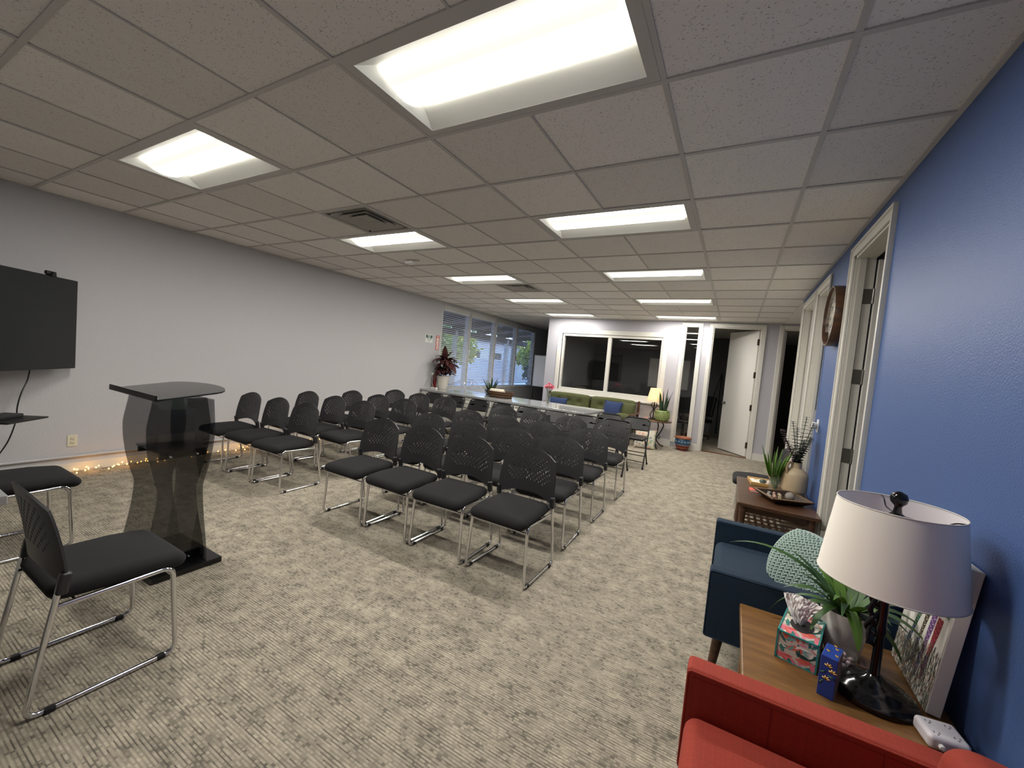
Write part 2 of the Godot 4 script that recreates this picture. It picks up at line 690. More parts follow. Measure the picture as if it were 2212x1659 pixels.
# ---------------------------------------------------------------- the room
func build_shell() -> void:
	var st := begin()
	span(st, Vector3(XL - 0.15, -0.12, ZF + 0.1), Vector3(4.2, 0.0, -12.2))
	struct("floor", st, M.carpet, null, "grey beige ribbed loop carpet")
	# grey wall with the window band in its far part
	st = begin()
	var x0 := XL - 0.14
	span(st, Vector3(x0, 0, ZF), Vector3(XL, H, -5.28))
	span(st, Vector3(x0, 0, -5.28), Vector3(XL, 0.75, -9.98))
	span(st, Vector3(x0, 2.6, -5.28), Vector3(XL, H + 0.3, -9.98))
	span(st, Vector3(x0, 0, -9.98), Vector3(XL, H + 0.3, -12.2))
	span(st, Vector3(x0, H, ZF), Vector3(XL, H + 0.3, -5.28))
	struct("wall_left", st, M.wall, null, "plain pale grey wall")
	st = begin()
	span(st, Vector3(XL - 0.14, 0, ZF), Vector3(XR + 0.14, H + 0.3, ZF + 0.12))
	struct("wall_front", st, M.wall)
	# blue wall: pieces round two doorways and a closet
	st = begin()
	var x1 := XR + 0.12
	span(st, Vector3(XR, 0, ZF), Vector3(x1, H + 0.3, -1.38))
	span(st, Vector3(XR, 2.5, -1.38), Vector3(x1, H + 0.3, -2.2))
	span(st, Vector3(XR, 0, -2.2), Vector3(x1, H + 0.3, -3.09))
	span(st, Vector3(XR, 2.5, -3.09), Vector3(x1, H + 0.3, -3.72))
	span(st, Vector3(XR, 0, -3.72), Vector3(x1, H + 0.3, -3.9))
	span(st, Vector3(XR, 2.5, -3.9), Vector3(x1, H + 0.3, -4.74))
	span(st, Vector3(XR, 0, -4.74), Vector3(x1, H + 0.3, -4.97))
	struct("wall_right", st, M.blue, null, "blue semi-gloss painted wall")
	st = begin()
	span(st, Vector3(x1, 0, -4.85), Vector3(4.1, H + 0.3, -4.97))
	span(st, Vector3(4.0, 0, -4.97), Vector3(4.1, H + 0.3, -12.2))
	struct("wall_passage", st, M.lilac)
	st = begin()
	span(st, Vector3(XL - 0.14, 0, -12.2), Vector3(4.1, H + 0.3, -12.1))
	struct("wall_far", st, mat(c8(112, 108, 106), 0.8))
	# partition with window, sidelight and two doorways
	st = begin()
	var za := ZB
	var zb := ZB - 0.12
	var B := func(xa: float, xb: float, ya: float, yb: float): span(st, Vector3(xa, ya, za), Vector3(xb, yb, zb))
	B.call(-2.56, -2.16, 0.0, H + 0.3)
	B.call(-2.16, 0.18, 0.0, 0.94)
	B.call(-2.16, 0.18, 2.3, H + 0.3)
	B.call(0.18, 0.57, 0.0, H + 0.3)
	B.call(0.57, 0.85, 0.0, 0.16)
	B.call(0.57, 0.85, 2.56, H + 0.3)
	B.call(0.85, 1.1, 0.0, H + 0.3)
	B.call(1.1, 1.95, 2.56, H + 0.3)
	B.call(1.95, 2.3, 0.0, H + 0.3)
	B.call(2.3, 3.15, 2.56, H + 0.3)
	B.call(3.15, 4.0, 0.0, H + 0.3)
	struct("wall_back", st, M.lilac, null, "pale lilac grey partition wall")
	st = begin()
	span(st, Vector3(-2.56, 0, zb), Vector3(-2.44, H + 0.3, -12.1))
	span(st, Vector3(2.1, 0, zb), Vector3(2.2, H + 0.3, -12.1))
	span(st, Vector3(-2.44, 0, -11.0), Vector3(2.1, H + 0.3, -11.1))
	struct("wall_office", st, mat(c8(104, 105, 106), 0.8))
	# baseboards
	st = begin()
	span(st, Vector3(XL, 0, ZF), Vector3(XL + 0.014, 0.09, -5.0))
	struct("baseboard_left", st, M.trim)
	st = begin()
	for p in [[0.18, 0.51], [0.9, 1.03], [2.02, 2.23]]:
		span(st, Vector3(p[0], 0, ZB + 0.014), Vector3(p[1], 0.13, ZB))
	span(st, Vector3(-2.56, 0, ZB + 0.014), Vector3(0.18, 0.13, ZB))
	struct("baseboard_back", st, M.trim)
	st = begin()
	for p in [[ZF, -1.31], [-2.27, -3.02]]:
		span(st, Vector3(XR - 0.014, 0, p[0]), Vector3(XR, 0.1, p[1]))
	struct("baseboard_right", st, M.trim)


func troffer_cells() -> Array:
	var r := []
	for c in [0, -4]:
		for j in [-1, 2, 5, 8, 11]:
			r.append(Vector2i(c, j))
	return r


func build_ceiling() -> void:
	var root := struct_root("ceiling", "suspended ceiling of pale grey mineral tiles in a metal grid")
	var st := begin()
	span(st, Vector3(XL - 0.14, H + 0.24, ZF + 0.1), Vector3(4.1, H + 0.36, -12.2))
	obj("ceiling_slab", st, M.slab, root)
	# plain ceiling past the partition and behind the camera
	st = begin()
	span(st, Vector3(XL, H + 0.005, ZB), Vector3(4.0, H + 0.03, -12.1))
	span(st, Vector3(XR, H + 0.005, ZB), Vector3(4.0, H + 0.03, -4.97))
	obj("ceiling_panel", st, M.tile1, root)
	st = begin()
	span(st, Vector3(XL, H + 0.005, 3 * G), Vector3(XR, H + 0.03, ZF))
	obj("ceiling_panel", st, M.tile0, root)
	var taken := {}
	for c in troffer_cells():
		taken[c] = true
		taken[c + Vector2i(1, 0)] = true
	taken[Vector2i(-3, 1)] = true
	taken[Vector2i(-3, 6)] = true
	var meshes := {}
	for j in range(-3, 13):
		for i in range(-7, 4):
			if taken.has(Vector2i(i, j)): continue
			var xa := maxf(i * G, XL) + 0.003
			var xb := minf((i + 1) * G, XR) - 0.003
			var za := -j * G - 0.003
			var zb := maxf(-(j + 1) * G, ZB) + 0.003
			var key := "%.3f %.3f" % [xb - xa, za - zb]
			if not meshes.has(key):
				var s := begin()
				box(s, Vector3(0, 0.009, 0), Vector3(xb - xa, 0.018, za - zb))
				meshes[key] = s.commit()
			var o := put("ceiling_tile", meshes[key], M["tile%d" % rng.randi_range(0, 2)], root)
			o.position = Vector3((xa + xb) / 2, H + 0.004 + rng.randf() * 0.0015, (za + zb) / 2)
	# tees: wide ones across the room, narrower ones down it
	for j in range(-3, 13):
		st = begin()
		box(st, Vector3((XL + XR) / 2, H + 0.001, -j * G), Vector3(XR - XL, 0.006, 0.024))
		obj("main_tee", st, M.tee, root)
	for i in range(-6, 4):
		st = begin()
		var w := 0.022 if i % 2 == 0 or i == 3 else 0.011
		var runs := []
		var a := -3
		for j in range(-3, 14):
			if j == 13 or (taken.has(Vector2i(i, j)) and taken.has(Vector2i(i - 1, j)) and i % 2 != 0):
				if j > a: runs.append([a, j])
				a = j + 1
		for p in runs:
			var z1 := maxf(-p[1] * G, ZB)
			span(st, Vector3(i * G - w / 2, H - 0.0015, -p[0] * G), Vector3(i * G + w / 2, H + 0.0035, z1))
		obj("cross_tee", st, M.tee, root)
	st = begin()
	span(st, Vector3(XL, H - 0.003, ZF), Vector3(XL + 0.022, H + 0.004, ZB))
	span(st, Vector3(XR - 0.022, H - 0.003, ZF), Vector3(XR, H + 0.004, -4.97))
	span(st, Vector3(-2.56, H - 0.003, ZB + 0.022), Vector3(XR, H + 0.004, ZB))
	obj("wall_angle", st, M.tee, root)


func make_troffer() -> Node3D:
	var t := thing("troffer", "", "ceiling light")
	var a := 0.55      # half length of the opening
	var b := 0.253
	var st := begin()
	# pan: sloping reflectors rise from the rim to the spine
	var la := 0.52
	var lb := 0.115
	var y1 := 0.085
	quad(st, Vector3(-a, 0, b), Vector3(-la, y1, lb), Vector3(la, y1, lb), Vector3(a, 0, b))
	quad(st, Vector3(a, 0, -b), Vector3(la, y1, -lb), Vector3(-la, y1, -lb), Vector3(-a, 0, -b))
	quad(st, Vector3(a, 0, b), Vector3(la, y1, lb), Vector3(la, y1, -lb), Vector3(a, 0, -b))
	quad(st, Vector3(-a, 0, -b), Vector3(-la, y1, -lb), Vector3(-la, y1, lb), Vector3(-a, 0, b))
	quad(st, Vector3(-la, y1, -lb), Vector3(la, y1, -lb), Vector3(la, y1, lb), Vector3(-la, y1, lb))
	# the housing above
	span(st, Vector3(-a, y1 + 0.005, -b), Vector3(a, y1 + 0.02, b))
	obj("reflector_pan", st, M.light_pan, t)
	st = begin()
	for s in [-1, 1]:
		span(st, Vector3(-G + 0.012, -0.001, s * b), Vector3(G - 0.012, 0.012, s * (G / 2 - 0.012)))
		span(st, Vector3(s * a, -0.001, -b), Vector3(s * (G - 0.012), 0.012, b))
	obj("rim", st, M.tee, t)
	# bowed lens of frosted ribs: bright middle over the tube, paler wings
	var el := 0.518
	var ew := 0.11
	var arc := func(ua: float, ub: float) -> SurfaceTool:
		var s := begin()
		surf(s, func(u: float, v: float):
			var sx := signf(u)
			return Vector3(u, 0.052 - 0.05 * cos(v * 1.35), ew * sin(v * 1.35) / sin(1.35)), [-el, -el * 0.5, 0.0, el * 0.5, el], steps(ua, ub, 8), false)
		return s
	var lens := lit_material(0.8)
	var cuts := [-1.0, -0.55, -0.25, 0.25, 0.55, 1.0]
	var level := [0.88, 1.5, 12.0, 1.5, 0.88]
	for k in 5:
		obj("lens" if k == 2 else "lens_wing", arc.call(cuts[k], cuts[k + 1]), lit_material(level[k]), t, "brightly lit middle of the lens" if k == 2 else "")
	for s in [-1, 1]:
		st = begin()
		var prev := Vector3(s * el, 0.052 - 0.05 * cos(-1.35), -ew)
		for k in range(1, 13):
			var v := -1.0 + k / 6.0
			var p := Vector3(s * el, 0.052 - 0.05 * cos(v * 1.35), ew * sin(v * 1.35) / sin(1.35))
			var c := Vector3(s * el, 0.07, 0)
			if s > 0: tri(st, c, p, prev)
			else: tri(st, c, prev, p)
			prev = p
		obj("end_cap", st, lens, t)
	return t


func lit_material(level: float) -> StandardMaterial3D:
	var m := mat(c8(250, 250, 246), 0.4)
	m.emission_enabled = true
	m.emission = Color(1.0, 0.985, 0.95)
	m.emission_energy_multiplier = level
	return m


func build_lights() -> void:
	var ord := ["nearest", "second", "third", "fourth", "farthest"]
	var proto := make_troffer()
	var n := 0
	for c in troffer_cells():
		var j: int = c.y
		var side := "right hand row above the right chairs" if c.x == 0 else "left hand row nearer the grey wall"
		var label := "%s lit ceiling troffer of the %s" % [ord[(j + 1) / 3], side]
		var at := Vector3((c.x + 1) * G, H, -(j + 0.5) * G)
		if n == 0:
			proto.position = at
			tag(proto, label, "", "recessed ceiling lights")
		else:
			dup(proto, at, 0, label, "recessed ceiling lights")
		n += 1
		var l := AreaLight3D.new()
		l.name = numbered("troffer_light")
		l.area_size = Vector2(0.9, 0.06)
		l.light_energy = 3.1
		l.light_color = Color(1.0, 0.98, 0.95)
		l.shadow_enabled = true
		l.set("area_range", 14.0)
		l.set("area_attenuation", 2.0)
		l.rotation_degrees.x = -90
		add_child(l)
		l.position = at + Vector3(0, -0.004, 0)
	# square air vents in the same grid
	var dark := mat(c8(172, 170, 165), 0.8)
	var fin := mat(c8(178, 176, 170), 0.8)
	for c in [[-3, 1, "square grey ceiling air vent beside the second left hand ceiling light"], [-3, 6, "small looking far ceiling air vent between the left hand lights"]]:
		var t := thing("air_vent", c[2], "vent", Vector3((c[0] + 0.5) * G, H, -(c[1] + 0.5) * G), 0, "ceiling air vents")
		var st := begin()
		box(st, Vector3(0, 0.036, 0), Vector3(0.58, 0.02, 0.58))
		obj("back_plate", st, dark, t)
		st = begin()
		for s in [-1, 1]:
			box(st, Vector3(0, 0.006, s * 0.28), Vector3(0.6, 0.012, 0.04))
			box(st, Vector3(s * 0.28, 0.006, 0), Vector3(0.04, 0.012, 0.52))
		obj("frame", st, fin, t)
		for k in 3:
			st = begin()
			var h := 0.22 - k * 0.06
			for s in [-1, 1]:
				box(st, Vector3(0, 0.014, s * h), Vector3(h * 2, 0.003, 0.05), Basis(Vector3(1, 0, 0), s * 0.5))
				box(st, Vector3(s * h, 0.014, 0), Vector3(0.05, 0.003, h * 2), Basis(Vector3(0, 0, 1), -s * 0.5))
			obj("louver", st, fin, t)
	var t := thing("ceiling_sensor", "small white box sensor hanging under the ceiling past the second left light", "sensor", Vector3(-2.2, H, -2.19))
	var st := begin()
	rounded(st, Vector3(0, -0.02, 0), Vector3(0.13, 0.035, 0.06), 0.008)
	obj("case", st, M.white, t)
	st = begin()
	rounded(st, Vector3(0.1, -0.008, 0.0), Vector3(0.09, 0.014, 0.035), 0.004)
	obj("bracket", st, M.tee, t)


# casing and jamb round an opening in the blue wall, from z = a (near) to z = b (far)
func doorway_right(root: Node3D, a: float, b: float, top: float, depth: float) -> void:
	for p in [[a, a + 0.07], [b - 0.07, b]]:
		var st := begin()
		rounded(st, Vector3(XR - 0.008, top / 2 + 0.035, (p[0] + p[1]) / 2), Vector3(0.016, top + 0.07, 0.07), 0.005, 1)
		span(st, Vector3(XR - 0.024, 0, p[1] if p[0] == a else p[0]), Vector3(XR, top + 0.07, (p[1] - 0.018) if p[0] == a else (p[0] + 0.018)))
		obj("casing", st, M.trim, root)
	var st := begin()
	rounded(st, Vector3(XR - 0.008, top + 0.035, (a + b) / 2), Vector3(0.016, 0.07, a - b), 0.005, 1)
	span(st, Vector3(XR - 0.024, top + 0.052, a + 0.05), Vector3(XR, top + 0.07, b - 0.05))
	obj("casing", st, M.trim, root)
	st = begin()
	span(st, Vector3(XR, 0, a), Vector3(XR + depth, top, a - 0.018))
	span(st, Vector3(XR, 0, b + 0.018), Vector3(XR + depth, top, b))
	span(st, Vector3(XR, top - 0.018, a), Vector3(XR + depth, top, b))
	obj("jamb", st, M.trim, root)
	st = begin()
	span(st, Vector3(XR + 0.022, 0, a - 0.018), Vector3(XR + 0.062, top - 0.018, a - 0.03))
	span(st, Vector3(XR + 0.022, 0, b + 0.03), Vector3(XR + 0.062, top - 0.018, b + 0.018))
	obj("door_stop", st, M.trim, root)


func build_right_wall() -> void:
	# doorway with its door swung open into the room behind
	var d := struct_root("door_1", "tall white door standing open in the blue wall beside the clock")
	doorway_right(d, -1.38, -2.2, 2.5, 0.118)
	var st := begin()
	rounded(st, Vector3(XR + 0.53, 1.25, -2.188), Vector3(0.8, 2.44, 0.042), 0.004, 1)
	var leaf_ := obj("door_leaf", st, M.door, d)
	for y in [2.2, 1.6, 1.0, 0.3]:
		st = begin()
		box(st, Vector3(XR + 0.094, y, -2.181), Vector3(0.06, 0.11, 0.003))
		bar(st, Vector3(XR + 0.124, y - 0.055, -2.172), Vector3(XR + 0.124, y + 0.055, -2.172), 0.006)
		for s in [[-1, -1], [-0.2, -0.3], [-0.2, 0.3], [-1, 1]]:
			box(st, Vector3(XR + 0.096 + s[0] * 0.014, y + s[1] * 0.035, -2.1795), Vector3(0.006, 0.007, 0.002))
		obj("hinge", st, M.steel, d)
	# room behind it
	st = begin()
	span(st, Vector3(4.0, 0, 0.2), Vector3(4.1, H, -4.85))
	span(st, Vector3(XR + 0.12, 0, 0.2), Vector3(4.1, H, 0.3))
	span(st, Vector3(XR + 0.12, 0, -2.9), Vector3(4.0, H, -3.0))
	struct("wall_side_room", st, M.lilac)
	st = begin()
	span(st, Vector3(XR + 0.12, H, 0.3), Vector3(4.1, H + 0.04, -4.85))
	struct("ceiling_side_room", st, M.slab)
	for k in 2:
		var a: float = [-3.09, -3.9][k]
		var b: float = [-3.72, -4.74][k]
		d = struct_root("door_%d" % (k + 2), ["narrow closed white door just past the wall clock", "closed white door at the far end of the blue wall"][k])
		doorway_right(d, a, b, 2.5, 0.12)
		st = begin()
		rounded(st, Vector3(XR + 0.1, 1.25, (a + b) / 2), Vector3(0.04, 2.46, a - b - 0.044), 0.004, 1)
		obj("door_leaf", st, M.door, d)
		st = begin()
		lathe(st, [Vector2(0.0, 0), Vector2(0.026, 0), Vector2(0.026, 0.006), Vector2(0.01, 0.01), Vector2(0.01, 0.035), Vector2(0.026, 0.045), Vector2(0.022, 0.065), Vector2(0, 0.068)], 16, Vector3(XR + 0.08, 1.0, a - 0.09), 1, 1, Basis(Vector3(0, 0, 1), PI / 2))
		obj("door_knob", st, M.bronze, d)
	# clock
	var t := thing("wall_clock", "round wall clock with deep dark wooden rim and pale face on the blue wall", "clock", Vector3(XR, 2.1, -2.53))
	var R := Basis(Vector3(0, 0, 1), PI / 2)   # lathe axis to -x
	st = begin()
	lathe(st, [Vector2(0.245, 0), Vector2(0.25, 0.004), Vector2(0.25, 0.068), Vector2(0.246, 0.074), Vector2(0.236, 0.074), Vector2(0.233, 0.068), Vector2(0.233, 0.03)], 48, Vector3.ZERO, 1, 1, R)
	obj("rim", st, M.wood, t)
	st = begin()
	lathe(st, [Vector2(0.234, 0.028), Vector2(0.234, 0.03), Vector2(0, 0.03)], 48, Vector3.ZERO, 1, 1, R)
	obj("face", st, mat(c8(226, 220, 204), 0.6), t)
	st = begin()
	for k in 60:
		var a := TAU * k / 60
		var l := 0.022 if k % 5 == 0 else 0.009
		box(st, Vector3(-0.0308, sin(a) * 0.216, cos(a) * 0.216), Vector3(0.001, l, 0.005 if k % 5 == 0 else 0.002), Basis(Vector3(1, 0, 0), PI / 2 - a))
	obj("minute_track", st, M.black, t)
	for k in 12:
		var tm := text_mesh(str(12 if k == 0 else k), 0.058, 0.001, "Droid Serif")
		var o := put("numeral", tm, M.black, t)
		var a := TAU * k / 12
		o.transform = Transform3D(Basis(Vector3(0, 1, 0), -PI / 2), Vector3(-0.031, cos(a) * 0.17, sin(a) * 0.17))
	st = begin()
	box(st, Vector3(-0.036, -0.04, -0.05), Vector3(0.002, 0.13, 0.012), Basis(Vector3(1, 0, 0), -2.3))
	ball(st, Vector3(-0.036, 0, 0), Vector3(0.004, 0.01, 0.01), 10)
	obj("hour_hand", st, M.black, t)
	st = begin()
	box(st, Vector3(-0.039, 0.02, 0.08), Vector3(0.002, 0.17, 0.008), Basis(Vector3(1, 0, 0), 1.3))
	obj("minute_hand", st, M.black, t)
	st = begin()
	lathe(st, [Vector2(0.233, 0.062), Vector2(0, 0.062)], 48, Vector3.ZERO, 1, 1, R)
	obj("glass", st, M.pane, t)
	# plug-in device over the long table
	t = thing("outlet_plate", "white wall plate with plugged in white device above the eucalyptus", "outlet", Vector3(XR, 1.15, -2.83))
	st = begin()
	rounded(st, Vector3(-0.004, 0, 0), Vector3(0.008, 0.118, 0.075), 0.003, 1)
	obj("plate", st, M.white, t)
	st = begin()
	rounded(st, Vector3(-0.028, 0.0, -0.005), Vector3(0.042, 0.06, 0.05), 0.012)
	obj("plug", st, M.white, t)


func frame_boxes(st: SurfaceTool, x0: float, x1: float, y0: float, y1: float, w: float, z0: float, z1: float, sill := true) -> void:
	var d := z1 - z0
	var c := (z0 + z1) / 2
	rounded(st, Vector3(x0 + w / 2, (y0 + y1) / 2, c), Vector3(w, y1 - y0, d), 0.005, 1)
	rounded(st, Vector3(x1 - w / 2, (y0 + y1) / 2, c), Vector3(w, y1 - y0, d), 0.005, 1)
	rounded(st, Vector3((x0 + x1) / 2, y1 - w / 2, c), Vector3(x1 - x0 - 2 * w, w, d), 0.005, 1)
	if sill: rounded(st, Vector3((x0 + x1) / 2, y0 + w / 2, c), Vector3(x1 - x0 - 2 * w, w, d), 0.005, 1)


func build_back_wall() -> void:
	var z := ZB
	var w := struct_root("window_5", "wide white framed interior window of two dark panes above the green sofa")
	var st := begin()
	frame_boxes(st, -2.28, 0.26, 0.84, 2.4, 0.1, z, z + 0.022)
	rounded(st, Vector3(-1.01, 0.86, z + 0.03), Vector3(2.6, 0.035, 0.07), 0.006, 1)
	obj("window_frame", st, M.trim, w)
	st = begin()
	frame_boxes(st, -2.18, 0.18, 0.94, 2.3, 0.06, z - 0.1, z)
	obj("window_sash", st, M.trim, w)
	st = begin()
	rounded(st, Vector3(-1.01, 1.62, z - 0.05), Vector3(0.08, 1.3, 0.09), 0.005, 1)
	obj("mullion", st, M.trim, w)
	for p in [[-2.12, -1.05], [-0.97, 0.12]]:
		st = begin()
		span(st, Vector3(p[0], 1.0, z - 0.05), Vector3(p[1], 2.24, z - 0.056))
		obj("pane", st, M.pane, w)
	w = struct_root("window_6", "tall narrow sidelight with white frame left of the far door")
	st = begin()
	frame_boxes(st, 0.5, 0.91, 0.1, 2.63, 0.07, z, z + 0.02)
	frame_boxes(st, 0.57, 0.85, 0.16, 2.57, 0.025, z - 0.12, z)
	obj("window_frame", st, M.trim, w)
	st = begin()
	span(st, Vector3(0.59, 0.18, z - 0.06), Vector3(0.83, 2.55, z - 0.066))
	obj("pane", st, M.pane, w)
	# far door, ajar into the dark room
	var d := struct_root("door_4", "white far door standing ajar on a dark room")
	st = begin()
	frame_boxes(st, 1.03, 2.02, 0.0, 2.63, 0.07, z, z + 0.02, false)
	obj("casing", st, M.trim, d)
	st = begin()
	frame_boxes(st, 1.1, 1.95, 0.0, 2.56, 0.02, z - 0.13, z, false)
	obj("jamb", st, M.trim, d)
	var hinge := Vector3(1.925, 0, z - 0.12)
	var dir := Vector3(-0.62, 0, -0.784).normalized()
	var b := Basis(dir, Vector3.UP, dir.cross(Vector3.UP))
	st = begin()
	rounded(st, hinge + dir * 0.415 + Vector3(0, 1.275, 0), Vector3(0.82, 2.52, 0.042), 0.004, 1, 1, b)
	obj("door_leaf", st, M.door, d)
	for y in [2.3, 1.65, 1.0, 0.25]:
		st = begin()
		bar(st, hinge + Vector3(0.012, y - 0.06, 0.03), hinge + Vector3(0.012, y + 0.06, 0.03), 0.012)
		box(st, hinge + Vector3(-0.01, y, 0.03), Vector3(0.05, 0.12, 0.012), Basis(Vector3.UP, 0.4))
		obj("hinge", st, M.bronze, d)
	st = begin()
	var kp := hinge + dir * 0.76 + Vector3(0, 1.02, 0)
	var kb := Basis(dir, b.z * 1.0, dir.cross(b.z))
	for s in [1.0, -1.0]:
		lathe(st, [Vector2(0.0, 0.02), Vector2(0.03, 0.02), Vector2(0.03, 0.028), Vector2(0.011, 0.032), Vector2(0.011, 0.055), Vector2(0.028, 0.066), Vector2(0.024, 0.085), Vector2(0, 0.088)], 16, kp, 1, 1, Basis(dir, b.z * s, dir.cross(b.z * s)))
	obj("door_knob", st, M.steel, d)
	st = begin()
	span(st, Vector3(1.1, 0, z), Vector3(1.95, 0.006, z - 0.16))
	obj("threshold", st, mat(c8(104, 74, 52), 0.5), d)
	# second doorway, at the end of the blue wall
	d = struct_root("door_5", "dark open doorway with white frame beyond the end of the blue wall")
	st = begin()
	frame_boxes(st, 2.23, 3.22, 0.0, 2.63, 0.07, z, z + 0.02, false)
	obj("casing", st, M.trim, d)
	st = begin()
	frame_boxes(st, 2.3, 3.15, 0.0, 2.56, 0.02, z - 0.13, z, false)
	obj("jamb", st, M.trim, d)
	st = begin()
	rounded(st, Vector3(2.345, 1.27, z - 0.56), Vector3(0.042, 2.52, 0.82), 0.004, 1)
	obj("door_leaf", st, M.door, d)
	for y in [2.3, 1.3, 0.25]:
		st = begin()
		box(st, Vector3(2.322, y, z - 0.11), Vector3(0.006, 0.12, 0.05))
		obj("hinge", st, M.bronze, d)


func build_windows() -> void:
	var zs := [-5.28, -6.36, -7.56, -8.76, -9.98]
	var slat := begin()
	surf(slat, func(u: float, v: float): return Vector3(u * 0.024, -0.004 * (1 - u * u) * -1.0, v), steps(-1, 1, 3), [-0.5, 0.5], true)
	var sm := slat.commit()
	var blind := mat(c8(206, 208, 206), 0.5)
	var frame := mat(c8(204, 203, 198), 0.5)
	for k in 4:
		var za: float = zs[k] - 0.03
		var zb: float = zs[k + 1] + 0.03
		var w := struct_root("window_%d" % (k + 1), ["window with horizontal blinds nearest the red sign", "second blinded window from the grey wall", "third blinded window from the grey wall", "farthest blinded window of the band"][k])
		var st := begin()
		var xm := XL - 0.06
		for p in [[za + 0.03, za - 0.012], [zb + 0.012, zb - 0.03]]:
			span(st, Vector3(XL - 0.13, 0.75, p[0]), Vector3(XL - 0.066, 2.6, p[1]))
			span(st, Vector3(XL - 0.066, 0.75, p[0]), Vector3(XL + 0.004, 2.6, (za + 0.004) if p[0] > za else p[1] + 0.026))
		span(st, Vector3(XL - 0.13, 2.54, za), Vector3(XL + 0.012, 2.6, zb))
		span(st, Vector3(XL - 0.13, 0.75, za), Vector3(XL + 0.02, 0.79, zb))
		obj("window_frame", st, frame, w)
		st = begin()
		span(st, Vector3(XL - 0.1, 0.79, za), Vector3(XL - 0.106, 2.54, zb))
		obj("pane", st, M.pane, w)
		st = begin()
		span(st, Vector3(XL - 0.06, 2.48, za - 0.025), Vector3(XL - 0.005, 2.54, zb + 0.025))
		obj("head_rail", st, blind, w)
		var l := za - zb - 0.02
		for n in 38:
			var o := put("slat", sm, blind, w)
			o.transform = Transform3D(Basis(Vector3(0, 0, 1), -0.48) * Basis.from_scale(Vector3(1, 1, l)), Vector3(XL - 0.033, 2.455 - n * 0.0425, (za + zb) / 2))
		st = begin()
		span(st, Vector3(XL - 0.057, 0.8, za - 0.03), Vector3(XL - 0.009, 0.825, zb + 0.03))
		obj("bottom_rail", st, blind, w)
		st = begin()
		for f in [0.15, 0.85]:
			for x in [-0.057, -0.009]:
				bar(st, Vector3(XL + x, 0.82, lerpf(za, zb, f)), Vector3(XL + x, 2.5, lerpf(za, zb, f)), 0.0012, 4)
		obj("ladder_cord", st, blind, w)


func tree(called: String, label: String, at: Vector3, h: float, r: Vector3, m: Material, n: int, sd: int) -> void:
	var t := thing(called, label, "tree", at, 0, "trees outside the windows")
	var st := begin()
	tube(st, curve([Vector3(0, 0, 0), Vector3(0.05, h * 0.3, 0.03), Vector3(-0.03, h * 0.7, 0)]), 0.09, 8)
	obj("trunk", st, M.bark, t)
	var lf := begin()
	leaf(lf, Vector3.ZERO, Vector3(0, 0.3, 1), 0.17, 0.1, 0.6, 3)
	var mm := MultiMesh.new()
	mm.transform_format = MultiMesh.TRANSFORM_3D
	mm.mesh = lf.commit()
	mm.instance_count = n
	var g := RandomNumberGenerator.new()
	g.seed = sd
	for i in n:
		var d := Vector3(g.randfn(), g.randfn(), g.randfn()).normalized() * pow(g.randf(), 0.3)
		var bump := 0.8 + 0.2 * sin(d.x * 7 + sd) * cos(d.y * 6 + d.z * 5)
		mm.set_instance_transform(i, Transform3D(Basis.from_euler(Vector3(g.randf() * TAU, g.randf() * TAU, g.randf() * TAU)) * Basis.from_scale(Vector3.ONE * g.randf_range(0.7, 1.4)), Vector3(0, h * 0.72, 0) + d * r * bump))
	var o := MultiMeshInstance3D.new()
	o.name = "crown"
	o.multimesh = mm
	o.material_override = m
	t.add_child(o, true)
	o.set_meta("kind", "stuff")


